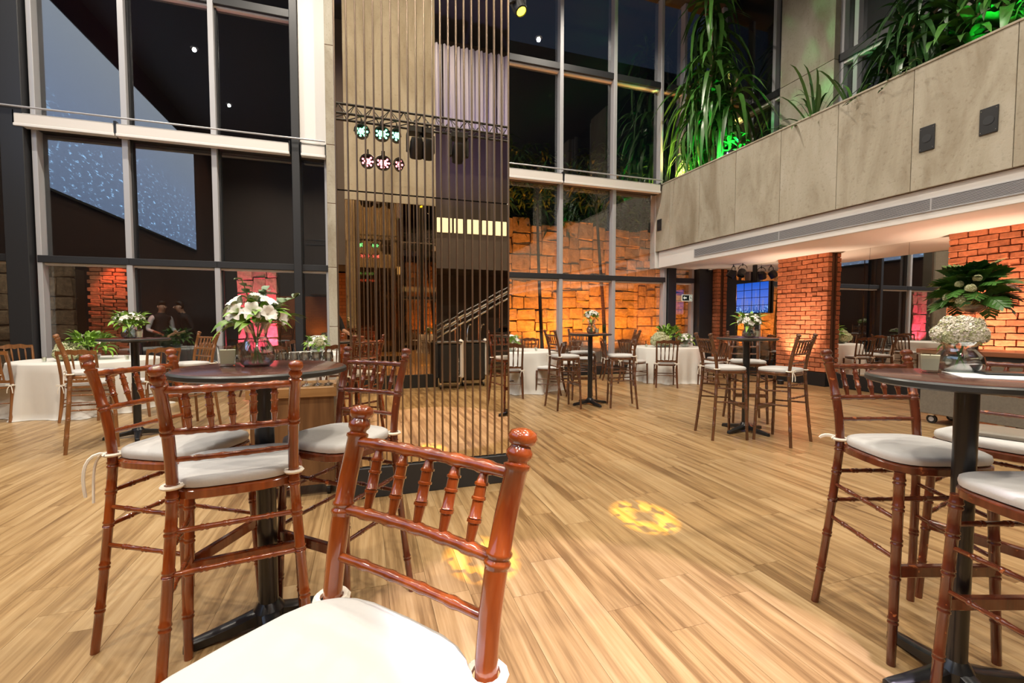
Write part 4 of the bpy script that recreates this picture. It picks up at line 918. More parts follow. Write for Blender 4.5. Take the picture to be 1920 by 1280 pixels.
def arrangement(label, loc, kind, blooms, leaves, seed, H=.2, Rf=.12, scale=1.0, cat='flower vase', stems=8, stem_fan=.5):
    t = thing('flower_vase', label, cat, loc); t.scale = (scale,)*3; rr = random.Random(seed)
    P = vase_prof(kind); th = [(max(r_ - .003, 0), z + (.004 if i == 0 or i == 1 else 0)) for i, (r_, z) in enumerate(P)]
    MB().lathe(P + th[::-1], 32).build('vase', M['clear'], t, angle=60)
    wz = P[-1][1]*.55; wp = [(max(r_ - .004, 0), z + .004) for r_, z in P if z < wz]
    rlast = wp[-1][0]; MB().lathe(wp + [(rlast*.98, wz), (0, wz)], 32).build('water', M['water'], t, angle=60)
    zt = P[-1][1]; rt = P[-1][0]
    for k in range(stems):
        a = 2*PI*k/stems + rr.uniform(-.3, .3); d = Vector((math.cos(a), math.sin(a), 0))
        MB().tube(bez([d*-.02 + Vector((0, 0, .012)), d*.005 + Vector((0, 0, zt*.7)), d*rt*.55 + Vector((0, 0, zt)), d*Rf*stem_fan + Vector((0, 0, H*.9))], 6), .0032, 5).build('stem', M['stem'], t)
    for (me, n, sc, zr) in blooms:
        for k in range(n):
            a = 2*PI*(k + rr.random()*.5)/n; el = rr.uniform(*zr); rd = Rf*math.cos(el)
            o = obj('bloom', rr.choice(me), t, (rd*math.cos(a), rd*math.sin(a), H + Rf*.8*math.sin(el)))
            o.rotation_euler = Vector((math.cos(a)*math.cos(el), math.sin(a)*math.cos(el), math.sin(el) + .25)).to_track_quat('Z', 'Y').to_euler(); o.scale = (sc,)*3
    for (kd, n, sc, zr, r0) in leaves:
        for k in range(n):
            a = k*2.4 + rr.uniform(-.3, .3); el = rr.uniform(*zr); p = Vector((Rf*r0*math.cos(a), Rf*r0*math.sin(a), H - .03 + Rf*r0*math.sin(el)*.8))
            put_leaf(t, kd, p, a + rr.uniform(-.4, .4), el, rr, sc*rr.uniform(.8, 1.2), rr.uniform(-.4, .4))
    return t
TT = 1.116
v1 = arrangement('clear glass vase of white lilies and eucalyptus on the left front high table', (T1[0] - .03, T1[1] + .04, TT), 'belly', [(LILY, 11, .85, (-.15, .3)), (LILY, 7, .85, (.5, 1.1))], [('long', 26, 1.0, (-.2, .6), .45), ('small', 26, 1.1, (.0, 1.2), .7)], 3, H=.212, Rf=.088, scale=.98)
rr = random.Random(8)
for (e, n) in (((-.055, .02, .375), 7), ((.155, .0, .30), 7), ((.03, .03, .33), 5)):
    c = bez([(0, 0, .17), (e[0]*.3, e[1]*.3, .26), e], 8); st = MB().tube(c, .0022, 5).build('eucalyptus_sprig', M['stem'], v1)
    for i in range(2, 9):
        for s in (-1, 1): put_leaf(st, 'euc', c[i], rr.uniform(0, 6.28), rr.uniform(-.2, .8), rr, 1.0)
arrangement('low round glass vase of blush hydrangea on the right-hand high table', (T2[0] + .135, T2[1] + .095, TT), 'low', [(HYD, 6, .42, (-.15, .2)), (HYD, 3, .42, (.7, 1.2)), (HYDG, 2, .34, (-.3, 0))], [('small', 6, .7, (-.4, .0), .5)], 4, H=.142, Rf=.050, stems=3, stem_fan=.2)
arrangement('small vase of white flowers and greens on the middle high table', (T3[0] + .0, T3[1] - .03, TT), 'low', [(MINI, 40, 1.6, (-.2, 1.3)), (LILY, 6, .5, (.2, 1.1))], [('long', 34, 1.05, (-.2, 1.2), .55)], 5, H=.16, Rf=.10, scale=1.1)
arrangement('slim vase of small white flowers on the far high table', (T4[0] + .02, T4[1], TT), 'belly', [(MINI, 30, 1.6, (-.2, 1.2)), (LILY, 5, .55, (.2, 1.1))], [('small', 30, 1.15, (-.2, 1.1), .75)], 6, H=.24, Rf=.09, scale=1.1)
arrangement('small vase of lime greens and white buds on the far-left high table', (T5[0] - .05, T5[1] + .02, TT), 'low', [(MINI, 26, 1.7, (-.2, 1.2)), (LILY, 4, .5, (.3, 1.1))], [('small', 60, 1.2, (-.3, 1.2), .8), ('long', 20, .9, (0, 1.2), .5)], 7, H=.16, Rf=.11, scale=1.15)
TZ = .742
arrangement('bowl of lime foliage on the left round table', (-3.85, 8.30, TZ), 'bowl', [(MINI, 14, 1.5, (0, 1.2))], [('small', 90, 1.7, (-.3, 1.3), .9), ('long', 24, 1.4, (.3, 1.3), .6)], 21, H=.18, Rf=.17, scale=1.15)
arrangement('bowl of pale green hydrangea on the left round table', (-4.02, 8.12, TZ), 'bowl', [(HYDG, 5, 1.1, (-.1, .2)), (HYDG, 2, 1.1, (.8, 1.1))], [('small', 10, 1, (-.2, .4), .8)], 22, H=.11, Rf=.10)
arrangement('bowl of white and green flowers on the middle round table', (-.78, 8.55, TZ), 'bowl', [(MINI, 40, 1.8, (-.2, 1.3)), (HYDG, 3, .8, (.1, .6))], [('small', 50, 1.3, (-.3, 1.2), .8)], 23, H=.14, Rf=.13, scale=1.2)
arrangement('bowl of white flowers on the round table beside the mirrored column', (2.62, 8.05, TZ), 'bowl', [(LILY, 10, .8, (-.1, 1.1)), (MINI, 20, 1.7, (0, 1.2))], [('small', 50, 1.3, (-.2, 1.1), .8)], 24, H=.14, Rf=.12, scale=1.2)
arrangement('leafy green bouquet on the far-right round table', (6.42, 8.42, TZ), 'bowl', [(MINI, 6, 1.4, (0, 1.2))], [('small', 90, 1.7, (-.3, 1.3), .9)], 25, H=.22, Rf=.16, scale=1.2)
arrangement('bowl of pale green hydrangea on the far-right round table', (6.15, 8.32, TZ), 'bowl', [(HYDG, 5, 1.1, (-.1, .2)), (HYDG, 2, 1.1, (.8, 1.1))], [('small', 8, 1, (-.2, .4), .8)], 26, H=.12, Rf=.10, scale=1.2)
arrangement('bowl of small white flowers on the far-right round table', (6.72, 8.22, TZ), 'bowl', [(MINI, 40, 1.9, (-.1, 1.3))], [('small', 40, 1.2, (-.2, 1.2), .8)], 27, H=.14, Rf=.12, scale=1.15)
def candle(label, loc, s=1.0, rz=.3, square=True):
    t = thing('candle_glass', label, 'candle', loc, rz); t.scale = (s,)*3; n = 4 if square else 20
    a = PI/4 if square else 0; k = math.sqrt(2) if square else 1
    mb = MB(); mb.lathe([(0, 0), (.026*k, 0), (.030*k, .004), (.0355*k, .098), (.033*k, .098), (.028*k, .012), (0, .012)], n); mb.v = [tuple(Matrix.Rotation(a, 3, 'Z') @ Vector(v)) for v in mb.v]
    mb.build('glass', M['clear'], t, smooth=not square)
    mb = MB(); mb.lathe([(0, .0125), (.0272*k, .0125), (.0318*k, .078), (0, .076)], n); mb.v = [tuple(Matrix.Rotation(a, 3, 'Z') @ Vector(v)) for v in mb.v]
    mb.build('wax', M['wax'], t, smooth=not square); MB().tube([(0, 0, .072), (.002, 0, .086)], .0012, 5).build('wick', M['black'], t)
candle('square glass candle beside the lilies on the left front high table', (T1[0] - .15, T1[1] + .07, TT), .9, .35)
candle('square glass candle on the right-hand high table', (T2[0] + .015, T2[1] + .12, TT), .84, .5)
candle('candle glass on the middle high table', (T3[0] + .07, T3[1] - .07, TT), 1.0, .2, False)
candle('candle glass on the far high table', (T4[0] + .09, T4[1] - .05, TT), .9, 0, False)
candle('candle glass on the far-left high table', (T5[0] + .07, T5[1] - .06, TT), 1.0, 0, False)
for x, y, lb in [(-4.22, 7.95, 'small candle cup on the left round table, left of the hydrangea'), (-3.30, 8.02, 'small candle cup on the left round table, right side'), (-.95, 8.35, 'small candle cup on the middle round table'), (3.12, 8.02, 'small candle cup on the round table beside the mirrored column'), (5.85, 8.42, 'small candle cup on the far-right round table, left side'), (6.72, 8.72, 'small candle cup on the far-right round table, right side')]:
    candle(lb, (x, y, TZ), .75, 0, False)
# tall arrangement of split leaves on the bar cart
def split_leaf(seed):
    mb = MB(); rr = random.Random(seed); L = .30; n = 9
    mb.v.append((0, 0, 0)); spine = [(L*i/n, 0, .05*math.sin(PI*i/n) - .10*(i/n)**2) for i in range(n+1)]
    for i in range(n):
        f0, f1 = i/n, (i+.78)/n; w = .13*math.sin(PI*(.10 + .86*f0))**.8
        for s in (-1, 1):
            b0 = len(mb.v); a, b_ = spine[i], (spine[i][0] + L/n*.92, 0, spine[i+1][2])
            mb.v += [a, b_, (b_[0] + w*.55, s*w*.92, b_[2] - .025 - w*.15), (a[0] + w*.42, s*w, a[2] - .03 - w*.15)]
            mb.f.append((b0, b0+1, b0+2, b0+3) if s > 0 else (b0+3, b0+2, b0+1, b0)); mb.m.append(0)
    mb.tube([(-.08, 0, -.02), (0, 0, 0)] + spine[1:], .004, 4)
    return mb.mesh('leaf', M['leafd'] if seed % 2 else M['leaf'], smooth=False)
SPL = [split_leaf(s) for s in range(4)]
t = thing('tall_flower_vase', 'tall stemmed glass vase with a dome of split green leaves, on the grey bar cart', 'flower vase', (7.10, 3.50, .955)); rr = random.Random(31)
MB().lathe([(0, 0), (.10, 0), (.10, .006), (.015, .015), (.009, .05), (.009, .42), (.03, .44), (.09, .47), (.14, .52), (.145, .55), (.14, .55), (.08, .485), (.0, .45)], 28).build('vase', M['clear'], t, angle=60)
MB().lathe([(0, .45), (.07, .478), (.125, .515), (.0, .53)], 24).build('moss', M['leafd'], t)
for k in range(48):
    f = (k + .5)/48; el = -.12 + 1.5*f; a = k*2.4; p = Vector((.12*math.cos(a)*math.cos(el), .12*math.sin(a)*math.cos(el), .60 + .24*math.sin(el)))
    o = obj('leaf', rr.choice(SPL), t, p); o.rotation_euler = Euler((rr.uniform(-.5, .5), -el + rr.uniform(-.1, .3), a), 'XYZ'); o.scale = (rr.uniform(.85, 1.0),)*3
for p, s in (((-.26, .10, .64), .75), ((-.28, -.05, .60), .9), ((-.22, -.14, .86), .5), ((-.30, -.12, .74), .6), ((-.24, .02, .80), .5)): o = obj('bloom', rr.choice(HYDG), t, p); o.scale = (s,)*3

# ------------------------------------------------------------------ console with wine glasses
cx0, cx1, cy0, cy1, cz = -.80, -.20, 3.58, 4.02, .82
t = thing('console', 'wooden serving console on casters beside the mirrored column', 'console', ((cx0+cx1)/2, (cy0+cy1)/2, 0)); hx, hy = (cx1-cx0)/2, (cy1-cy0)/2
MB().bbox(-hx + .02, hx - .02, -hy + .02, hy - .02, .09, cz - .07, .003).build('body', M['console'], t, smooth=False)
MB().bbox(-hx, hx, -hy, hy, cz - .07, cz, .003).build('worktop', M['console_top'], t, smooth=False)
for sx in (-1, 1):
    for sy in (-1, 1): o = MB().tube([(-.012, 0, .035), (.012, 0, .035)], .035, 14).build('caster', M['black'], t); o.location = (sx*(hx-.07), sy*(hy-.07), 0); MB().bbox(-.02, .02, -.02, .02, .06, .092, .003).build('fork', M['chrome'], o, smooth=False)
MB().bbox(-hx, -hx + .02, -hy, hy, cz, cz + .025, .003).build('raised_edge', M['console_top'], t, smooth=False); MB().bbox(hx - .02, hx, -hy, hy, cz, cz + .025, .003).build('raised_edge', M['console_top'], t, smooth=False)
GP = [(0, 0), (.033, 0), (.034, .003), (.010, .008), (.0045, .02), (.004, .085), (.008, .098), (.026, .115), (.037, .15), (.037, .185), (.032, .225), (.0305, .225), (.035, .185), (.035, .152), (.024, .118), (0, .103)]
gm = MB().lathe(GP, 12).mesh('bowl', M['wineglass'], smooth=False)
for r_ in range(2):
    for i in range(6):
        lb = 'wine glass in the %s row on the console, %s from the left' % (('front', 'back')[r_], ('first', 'second', 'third', 'fourth', 'fifth', 'sixth')[i])
        o = obj('wine_glass', gm, None, (-.66 + .079*i, 3.68 + .09*r_, cz)); o.scale = (1, 1, 1.12); tag(o, lb, 'wine glass', 'wine glasses lined up on the console')

# ------------------------------------------------------------------ grey bar cart on casters
t = thing('bar_cart', 'long grey bar counter on casters with a reddish wood top', 'bar counter', (7.12, 2.85, 0))
MB().bbox(-.27, .27, -1.0, 1.02, .13, .90, .004).build('body', M['cartgrey'], t, smooth=False)
MB().bbox(-.31, .31, -1.04, 1.06, .90, .955, .004).build('worktop', M['carttop'], t, smooth=False)
MB().bbox(-.274, .25, -.98, 1.0, .84, .90, .002).build('shadow_gap', M['blackmetal'], t, smooth=False)
for y in (.92, .25, -.42, -.92):
    for x in (-.20, .20):
        o = MB().tube([(-.014, 0, .055), (.014, 0, .055)], .055, 16).build('caster', M['black'], t); o.location = (x, y, 0)
        MB().tube([(-.016, 0, .055), (.016, 0, .055)], .03, 12).build('hub', M['alu'], o); MB().bbox(-.025, .025, -.03, .03, .10, .132, .003).build('fork', M['chrome'], o, smooth=False)

# papers, phone, folded cloth at the right-hand table
o = MB().bbox(-.105, .105, -.15, .15, 0, .003, .0005).build('paper_sheet', M['paper'], None, smooth=False); o.location = (T2[0] + .11, T2[1] - .06, TT); o.rotation_euler = (0, 0, .75); tag(o, 'white paper sheet at the right edge of the right-hand high table', 'paper')
t = thing('phone', 'dark phone lying on the paper on the right-hand high table', 'phone', (T2[0] + .155, T2[1] - .03, TT + .0035), .9)
MB().bbox(-.036, .036, -.075, .075, 0, .008, .003).build('body', M['black'], t); MB().bbox(-.033, .033, -.07, .07, .008, .0085, .0002).build('screen', M['iron'], t, smooth=False)
o = cushion_mesh(.12, .15, 0, .022).build('folded_cloth', M['taupe'], None, angle=60); o.location = (2.66, 1.19, .808); o.rotation_euler = (0, 0, .3); tag(o, 'folded taupe satin cloth lying on the seat of the right-edge bar stool', 'cloth')

# ------------------------------------------------------------------ television, signs, small fixtures on the right
def screen_mat():
    m, t, b = nt('skyline_screen'); t.nodes.remove(b); out = t.nodes['Material Output']
    tc = N(t, 'ShaderNodeTexCoord'); sep = N(t, 'ShaderNodeSeparateXYZ'); t.links.new(tc.outputs['Object'], sep.inputs[0])
    mr = N(t, 'ShaderNodeMapRange'); mr.inputs['From Min'].default_value = -.36; mr.inputs['From Max'].default_value = .36; t.links.new(sep.outputs[2], mr.inputs['Value'])
    cr = N(t, 'ShaderNodeValToRGB'); e = cr.color_ramp.elements; e[0].position = .0; e[0].color = (.01, .05, .20, 1); e[1].position = 1; e[1].color = (.012, .085, .50, 1)
    x = e.new(.35); x.color = (.09, .16, .62, 1); t.links.new(mr.outputs[0], cr.inputs[0])
    vo = N(t, 'ShaderNodeTexNoise'); vo.inputs['Scale'].default_value = 26; vo.inputs['Detail'].default_value = 3; t.links.new(tc.outputs['Object'], vo.inputs['Vector'])
    th = N(t, 'ShaderNodeMapRange'); th.inputs['From Min'].default_value = .52; th.inputs['From Max'].default_value = .66; t.links.new(vo.outputs['Fac'], th.inputs['Value'])
    lo = N(t, 'ShaderNodeMapRange'); lo.inputs['From Min'].default_value = .34; lo.inputs['From Max'].default_value = .12; t.links.new(mr.outputs[0], lo.inputs['Value'])
    mu = N(t, 'ShaderNodeMath', operation='MULTIPLY'); t.links.new(th.outputs[0], mu.inputs[0]); t.links.new(lo.outputs[0], mu.inputs[1])
    mx = N(t, 'ShaderNodeMixRGB'); mx.inputs[2].default_value = (.35, .62, .95, 1); t.links.new(mu.outputs[0], mx.inputs[0]); t.links.new(cr.outputs[0], mx.inputs[1])
    em = N(t, 'ShaderNodeEmission'); em.inputs['Strength'].default_value = 1.0; t.links.new(mx.outputs[0], em.inputs[0]); t.links.new(em.outputs[0], out.inputs[0]); return m
M['tv'] = screen_mat(); M['tv_bld'] = mat('skyline_tower_glow', (.05, .08, .2), .5, emit=(.20, .28, .85), es=.55)
t = thing('television', 'hanging flat television showing a blue night skyline through window bars', 'television', (8.805, 8.46, 1.865))
MB().bbox(.0, .05, -.475, .475, -.37, .37, .006).build('case', M['black'], t, smooth=False)
sc_ = MB().box(-.004, .0, -.46, .46, -.355, .355).build('screen', M['tv'], t, smooth=False)
mb = MB()
for y, w, h in ((.28, .05, .18), (.20, .035, .26), (.13, .05, .14), (.0, .06, .12), (-.12, .025, .30), (-.2, .05, .16), (-.32, .06, .13)): mb.box(-.0055, -.004, y - w/2, y + w/2, -.30, -.20 + h); mb.box(-.0055, -.004, y - w*.15, y + w*.15, -.20 + h, -.17 + h*1.25)
mb.build('skyline_towers', M['tv_bld'], sc_, smooth=False)
for y in (-.23, 0, .23): MB().box(-.009, -.004, y - .006, y + .006, -.355, .355).build('window_bar', M['black'], t, smooth=False)
for z in (-.18, 0, .18): MB().box(-.009, -.004, -.46, .46, z - .006, z + .006).build('window_bar', M['black'], t, smooth=False)
MB().bbox(.05, .07, -.05, .05, -.1, .78, .004).build('mount', M['black'], t, smooth=False)
def spot_head(label, loc, rz, m=None, rx=0.6):
    t = thing('barn_door_spotlight', label, 'spotlight', loc, rz)
    MB().lathe([(0, 0), (.07, 0), (.09, .03), (.09, .16), (.075, .16), (.075, .12), (0, .12)], 16).build('can', M['black'], t).matrix_local = Matrix.Translation((0, 0, -.16)) @ Matrix.Rotation(PI + rx, 4, 'X')
    MB().tube(bez([(-.1, 0, -.13), (-.1, 0, 0), (.1, 0, 0), (.1, 0, -.13)], 8), .008, 6).build('yoke', M['black'], t); MB().tube([(0, 0, -.06), (0, 0, 0)], .012, 6).build('clamp', M['black'], t); return t
spot_head('black stage spotlight under the soffit, above the television on the left', (8.45, 8.68, SOF), 1.2); spot_head('black stage spotlight under the soffit, above the television on the right', (8.45, 8.40, SOF), 1.9)
t = thing('dome_camera', 'small white security camera at the corner of the soffit', 'security camera', (8.55, 9.55, SOF)); MB().lathe([(0, 0), (.05, 0), (.05, -.03), (.0, -.03)], 16).build('base', M['white'], t); MB().lathe([(.04, -.03), (.038, -.06), (.02, -.085), (0, -.09)], 16).build('dome', M['black'], t)
def exit_sign(label, loc, rz, s=1.0, flip=1):
    t = thing('exit_sign', label, 'exit sign', loc, rz); t.scale = (s,)*3
    MB().bbox(-.165, .165, 0, .012, -.085, .085, .003).build('board', M['signw'], t, smooth=False); MB().box(-.152, .152, -.002, .0, -.072, .072).build('field', mat('sign_dark_green', (.01, .035, .02), .5), t, smooth=False)
    a = MB(); f = flip
    for q in [[(-.13, 0), (-.085, .045), (-.085, .018), (-.02, .018), (-.02, -.018), (-.085, -.018), (-.085, -.045)]]:
        a.add([(f*x, -.003, z) for x, z in q], [tuple(range(7)) if f > 0 else tuple(reversed(range(7)))])
    a.build('arrow', M['signw'], t, smooth=False)
    MB().box(f*.06 if f > 0 else -.14, .14 if f > 0 else -.06, -.003, -.002, -.06, .06).build('doorway', M['signw'], t, smooth=False)
    p = MB(); p.lathe([(0, -.011), (.011, 0), (0, .011)], 10, (f*.095, -.005, .042)); p.tube([(f*.10, -.005, .03), (f*.105, -.005, -.005)], .009, 6); p.tube([(f*.105, -.005, -.005), (f*.08, -.005, -.02), (f*.085, -.005, -.05)], .006, 6); p.tube([(f*.105, -.005, -.005), (f*.125, -.005, -.03), (f*.135, -.005, -.03)], .006, 6); p.tube([(f*.10, -.005, .028), (f*.075, -.005, .012)], .005, 6); p.build('running_figure', M['black'], t)
exit_sign('exit sign with left arrow on the glass door below the soffit', (7.98, 9.72, 1.91), 0, 1.0)
exit_sign('small exit sign on the back wall behind the camera', (-5.0, YB + .03, 2.3), PI, 1.0)
for (y, lb) in ((7.12, 'floor uplight at the foot of the middle brick pillar'), (4.0, 'floor uplight at the foot of the brick pillar behind the bar counter'), (9.66, 'floor uplight at the foot of the corner brick pillar')):
    t = thing('floor_uplight', lb, 'uplight', (8.22, y, 0)); MB().lathe([(0, 0), (.06, 0), (.065, .08), (.05, .08), (.048, .06), (0, .06)], 16).build('housing', M['black'], t); MB().lathe([(0, .062), (.047, .062)], 16).build('lens', M['led_w'], t)
    lamp('brick_uplight_beam', 'SPOT', (8.22, y, .10), 230 if y < 9 else 60, (1.0, .74, .52), (8.72, y, 1.55), .03, 70, .9)
for y, e in ((7.1, 26), (4.0, 70), (0.8, 50)): lamp('soffit_washer', 'SPOT', (8.30, y, .95), e, (1.0, .58, .42), (8.25, y, SOF), .08, 120, .8)
# moving-head stage light seen beside the mirrored column
def moving_head(label, loc, rz, lens):
    t = thing('moving_head_light', label, 'stage light', loc, rz)
    MB().bbox(-.12, .12, -.10, .10, -.10, 0, .01).build('base', M['black'], t)
    for s in (-1, 1): MB().bbox(s*.12 - .02, s*.12 + .02, -.05, .05, -.38, -.10, .008).build('yoke_arm', M['black'], t)
    h = MB().lathe([(0, -.17), (.07, -.17), (.09, -.10), (.095, .06), (.085, .14), (.07, .15), (.068, .13), (0, .13)], 20).build('head', M['black'], t); h.location = (0, 0, -.33); h.rotation_euler = (PI - .5, 0, 0)
    MB().lathe([(0, .135), (.066, .135)], 20).build('lens', lens, h); MB().tube([(0, 0, 0), (0, 0, .12)], .015, 6).build('clamp', M['chrome'], t); return t
moving_head('black moving-head light hanging at the right edge of the mirrored column', (2.05, 6.0, 5.95), .6, M['led_y'])
def truss(label, x0, x1, y, z, s=.12):
    t = thing('lighting_truss', label, 'truss', ((x0+x1)/2, y, z)); L = (x1-x0)/2
    for dy, dz in ((-s, 0), (s, 0), (0, s*1.6)): MB().tube([(-L, dy, dz), (L, dy, dz)], .02, 8).build('chord', M['blackmetal'], t)
    mb = MB(); n = int(2*L/.25)
    for i in range(n):
        a = -L + .25*i
        mb.tube([(a, -s, 0), (a + .125, 0, s*1.6), (a + .25, -s, 0)], .009, 5); mb.tube([(a, s, 0), (a + .125, 0, s*1.6), (a + .25, s, 0)], .009, 5); mb.tube([(a, -s, 0), (a + .25, s, 0)], .009, 5)
    mb.build('lacing', M['blackmetal'], t)
    for a in (-L + .3, L - .3): MB().tube([(a, 0, s*1.6), (a, 0, CEIL_Z - z)], .006, 5).build('cable', M['black'], t)
    return t
truss('black lighting truss above the camera, seen in the mirrored column', -2.2, 4.2, -.6, 4.45)
truss('black lighting truss above the far end of the hall', 1.0, 2.9, 6.0, 6.07)
def par_can(label, loc, m, rx):
    t = thing('par_light', label, 'stage light', loc); h = MB().lathe([(0, -.12), (.08, -.12), (.10, -.04), (.10, .08), (.09, .08), (.09, .05), (0, .05)], 20).build('can', M['black'], t); h.rotation_euler = (rx, 0, 0); h.location = (0, 0, -.2)
    led = MB().lathe([(0, .058), (.016, .056), (.016, .05)], 8).mesh('diode', m)
    for k in range(13):
        a = 2*PI*k/6 if k < 6 else 2*PI*k/7; q = 0 if k == 12 else (.035 if k < 6 else .07); obj('diode', led, h, (q*math.cos(a), q*math.sin(a), 0))
    MB().tube(bez([(-.11, 0, -.2), (-.11, 0, -.03), (.11, 0, -.03), (.11, 0, -.2)], 8), .008, 6).build('yoke', M['black'], t); MB().tube([(0, 0, -.08), (0, 0, .0)], .012, 6).build('clamp', M['black'], t)
for x, z, m, c in ((.02, 4.45, 'led_g', 'left-hand green'), (.32, 4.45, 'led_g', 'middle green'), (.52, 4.45, 'led_g', 'right-hand green'), (.10, 4.05, 'led_r', 'left-hand pink'), (.34, 4.05, 'led_r', 'middle pink'), (.58, 4.05, 'led_r', 'right-hand pink')):
    par_can(c + ' LED par light on the truss, mirrored in the column', (x, -.6 if m == 'led_g' else -.75, z), M[m], -PI/2 - .1 if True else 0)
for x, lb in ((.85, 'left'), (1.02, 'middle'), (1.55, 'right')):
    moving_head(lb + ' black moving-head light on the truss, mirrored in the column', (x, -.6, 4.42), 0, M['led_y'])

# yellow patterned beams from the moving heads
def gobo(loc, tgt, energy, ang):
    o = lamp('gobo_beam', 'SPOT', loc, energy, (1, 1, 1), tgt, .002, ang, .05); d = o.data; d.use_nodes = True; t = d.node_tree
    em = t.nodes['Emission']; tc = N(t, 'ShaderNodeTexCoord'); sep = N(t, 'ShaderNodeSeparateXYZ'); t.links.new(tc.outputs['Normal'], sep.inputs[0])
    def dv(a):
        n = N(t, 'ShaderNodeMath', operation='DIVIDE'); t.links.new(a, n.inputs[0]); t.links.new(sep.outputs[2], n.inputs[1]); return n.outputs[0]
    cb = N(t, 'ShaderNodeCombineXYZ'); t.links.new(dv(sep.outputs[0]), cb.inputs[0]); t.links.new(dv(sep.outputs[1]), cb.inputs[1])
    ln = N(t, 'ShaderNodeVectorMath', operation='LENGTH'); t.links.new(cb.outputs[0], ln.inputs[0])
    R_ = math.tan(math.radians(ang/2))
    nz = N(t, 'ShaderNodeTexNoise'); nz.inputs['Scale'].default_value = 2.6/R_; nz.inputs['Detail'].default_value = 1; t.links.new(cb.outputs[0], nz.inputs['Vector'])
    a = N(t, 'ShaderNodeMapRange'); a.inputs['From Min'].default_value = .40; a.inputs['From Max'].default_value = .48; t.links.new(nz.outputs['Fac'], a.inputs['Value'])
    b_ = N(t, 'ShaderNodeMapRange'); b_.inputs['From Min'].default_value = .20*R_; b_.inputs['From Max'].default_value = .45*R_; t.links.new(ln.outputs['Value'], b_.inputs['Value'])
    c = N(t, 'ShaderNodeMapRange'); c.inputs['From Min'].default_value = 1.0*R_; c.inputs['From Max'].default_value = .75*R_; t.links.new(ln.outputs['Value'], c.inputs['Value'])
    m1 = N(t, 'ShaderNodeMath', operation='MULTIPLY'); t.links.new(a.outputs[0], m1.inputs[0]); t.links.new(b_.outputs[0], m1.inputs[1])
    m2 = N(t, 'ShaderNodeMath', operation='MULTIPLY'); t.links.new(m1.outputs[0], m2.inputs[0]); t.links.new(c.outputs[0], m2.inputs[1])
    em.inputs['Color'].default_value = (1.0, .60, .0, 1); t.links.new(m2.outputs[0], em.inputs['Strength'])
gobo((1.55, -.75, 3.95), (1.77, 2.54, 0), 3800, 5.0); gobo((.85, -.75, 3.95), (.60, 2.36, 0), 3800, 5.0)

# ------------------------------------------------------------------ the hall behind the camera (seen in mirrors and glass)
t = thing('concrete_shaft', 'concrete column behind the camera with bronze mirrored foot', 'column', (.45, -2.6, 0))
MB().bbox(-.75, .95, -.6, .6, 3.55, CEIL_Z, .006).build('concrete_shell', M['conc'], t, smooth=False)
MB().bbox(-.75, .95, -.6, .6, .26, 3.55, .004).build('mirror_cladding', M['dark_mirror'], t, smooth=False)
MB().bbox(-.77, .97, -.62, .62, 0, .26, .004).build('plinth', M['black'], t, smooth=False)
for i in range(26): MB().tube([(-.75 + .068*i, .605, .26), (-.75 + .068*i, .605, 3.55)], .008, 6).build('bronze_bar', M['bronze_bar'], t)
mz = struct(MB().box(-2.5, XR, YB, -4.6, 2.65, 3.05).build('floor_mezzanine', M['plaster'], smooth=False), 'rear mezzanine slab behind the camera')
MB().box(-2.5, XR, -4.66, -4.58, 2.65, 3.55).build('parapet', M['plaster'], mz, smooth=False)
for i in range(16): MB().bbox(.4 + .36*i, .4 + .36*i + .30, -4.60, -4.55, 3.56, 3.92, .004).build('lit_panel', M['lit_panel'], mz, smooth=False)
struct(MB().box(-4.6, -.4, YB, YB + .12, 0, 2.6).build('wall_brick_behind', brick_tex('brick_wall_behind', (.50, .17, .05), (.42, .13, .04), (.12, .05, .02)), smooth=False), 'brick wall behind the camera')
lamp('rear_brick_beam', 'SPOT', (-2.2, YB + .9, .3), 90, (1, .55, .2), (-2.2, YB, 1.8), .05, 120, .8)
for i in range(9):
    mb = MB(); n = 24; x0 = .6 + .72*i
    for k in range(n+1):
        q = x0 + .68*k/n; yy = -4.9 + .05*math.sin(k*1.3); mb.v += [(q, yy, 6.3), (q, yy, 8.4)]
    for k in range(n): mb.f.append((2*k, 2*k+2, 2*k+3, 2*k+1)); mb.m.append(0)
    tag(mb.build('white_drape', mat('lilac_white_drape', (.34, .33, .40), .8)), ('first', 'second', 'third', 'fourth', 'fifth', 'sixth', 'seventh', 'eighth', 'ninth')[i] + ' white hanging drape lit violet above the rear mezzanine', 'drape', 'drapes above the rear mezzanine')
lamp('violet_drape_beam', 'SPOT', (2.6, -3.6, 4.3), 260, (.42, .36, 1.0), (2.6, -4.9, 6.8), .05, 120, .8)
st = thing('staircase', 'dark staircase with chrome handrails behind the camera', 'staircase', (1.6, -4.0, 0))
for i in range(14): MB().bbox(.30*i, .30*i + .32, -.5, .5, .17*i + .12, .17*i + .17, .004).build('tread', M['darkwood'], st, smooth=False)
for s in (-.5, .5):
    for dz in (.75, .92): MB().tube([(0, s, .15 + dz), (4.2, s, 2.53 + dz)], .025, 8).build('handrail', M['chrome'], st)
    for i in range(0, 15, 2): MB().tube([(.3*i, s, .17*i), (.3*i, s, .17*i + 1.05)], .012, 6).build('baluster', M['chrome'], st)
    mb = MB(); mb.add([(0, s - .02, 0), (.4, s - .02, 0), (4.3, s - .02, 2.2), (4.3, s - .02, 2.5), (0, s - .02, .15), (0, s + .02, 0), (.4, s + .02, 0), (4.3, s + .02, 2.2), (4.3, s + .02, 2.5), (0, s + .02, .15)], [(4, 3, 2, 1, 0), (5, 6, 7, 8, 9), (0, 1, 6, 5), (1, 2, 7, 6), (2, 3, 8, 7), (3, 4, 9, 8), (4, 0, 5, 9)]); mb.build('stringer', M['black'], st, smooth=False)
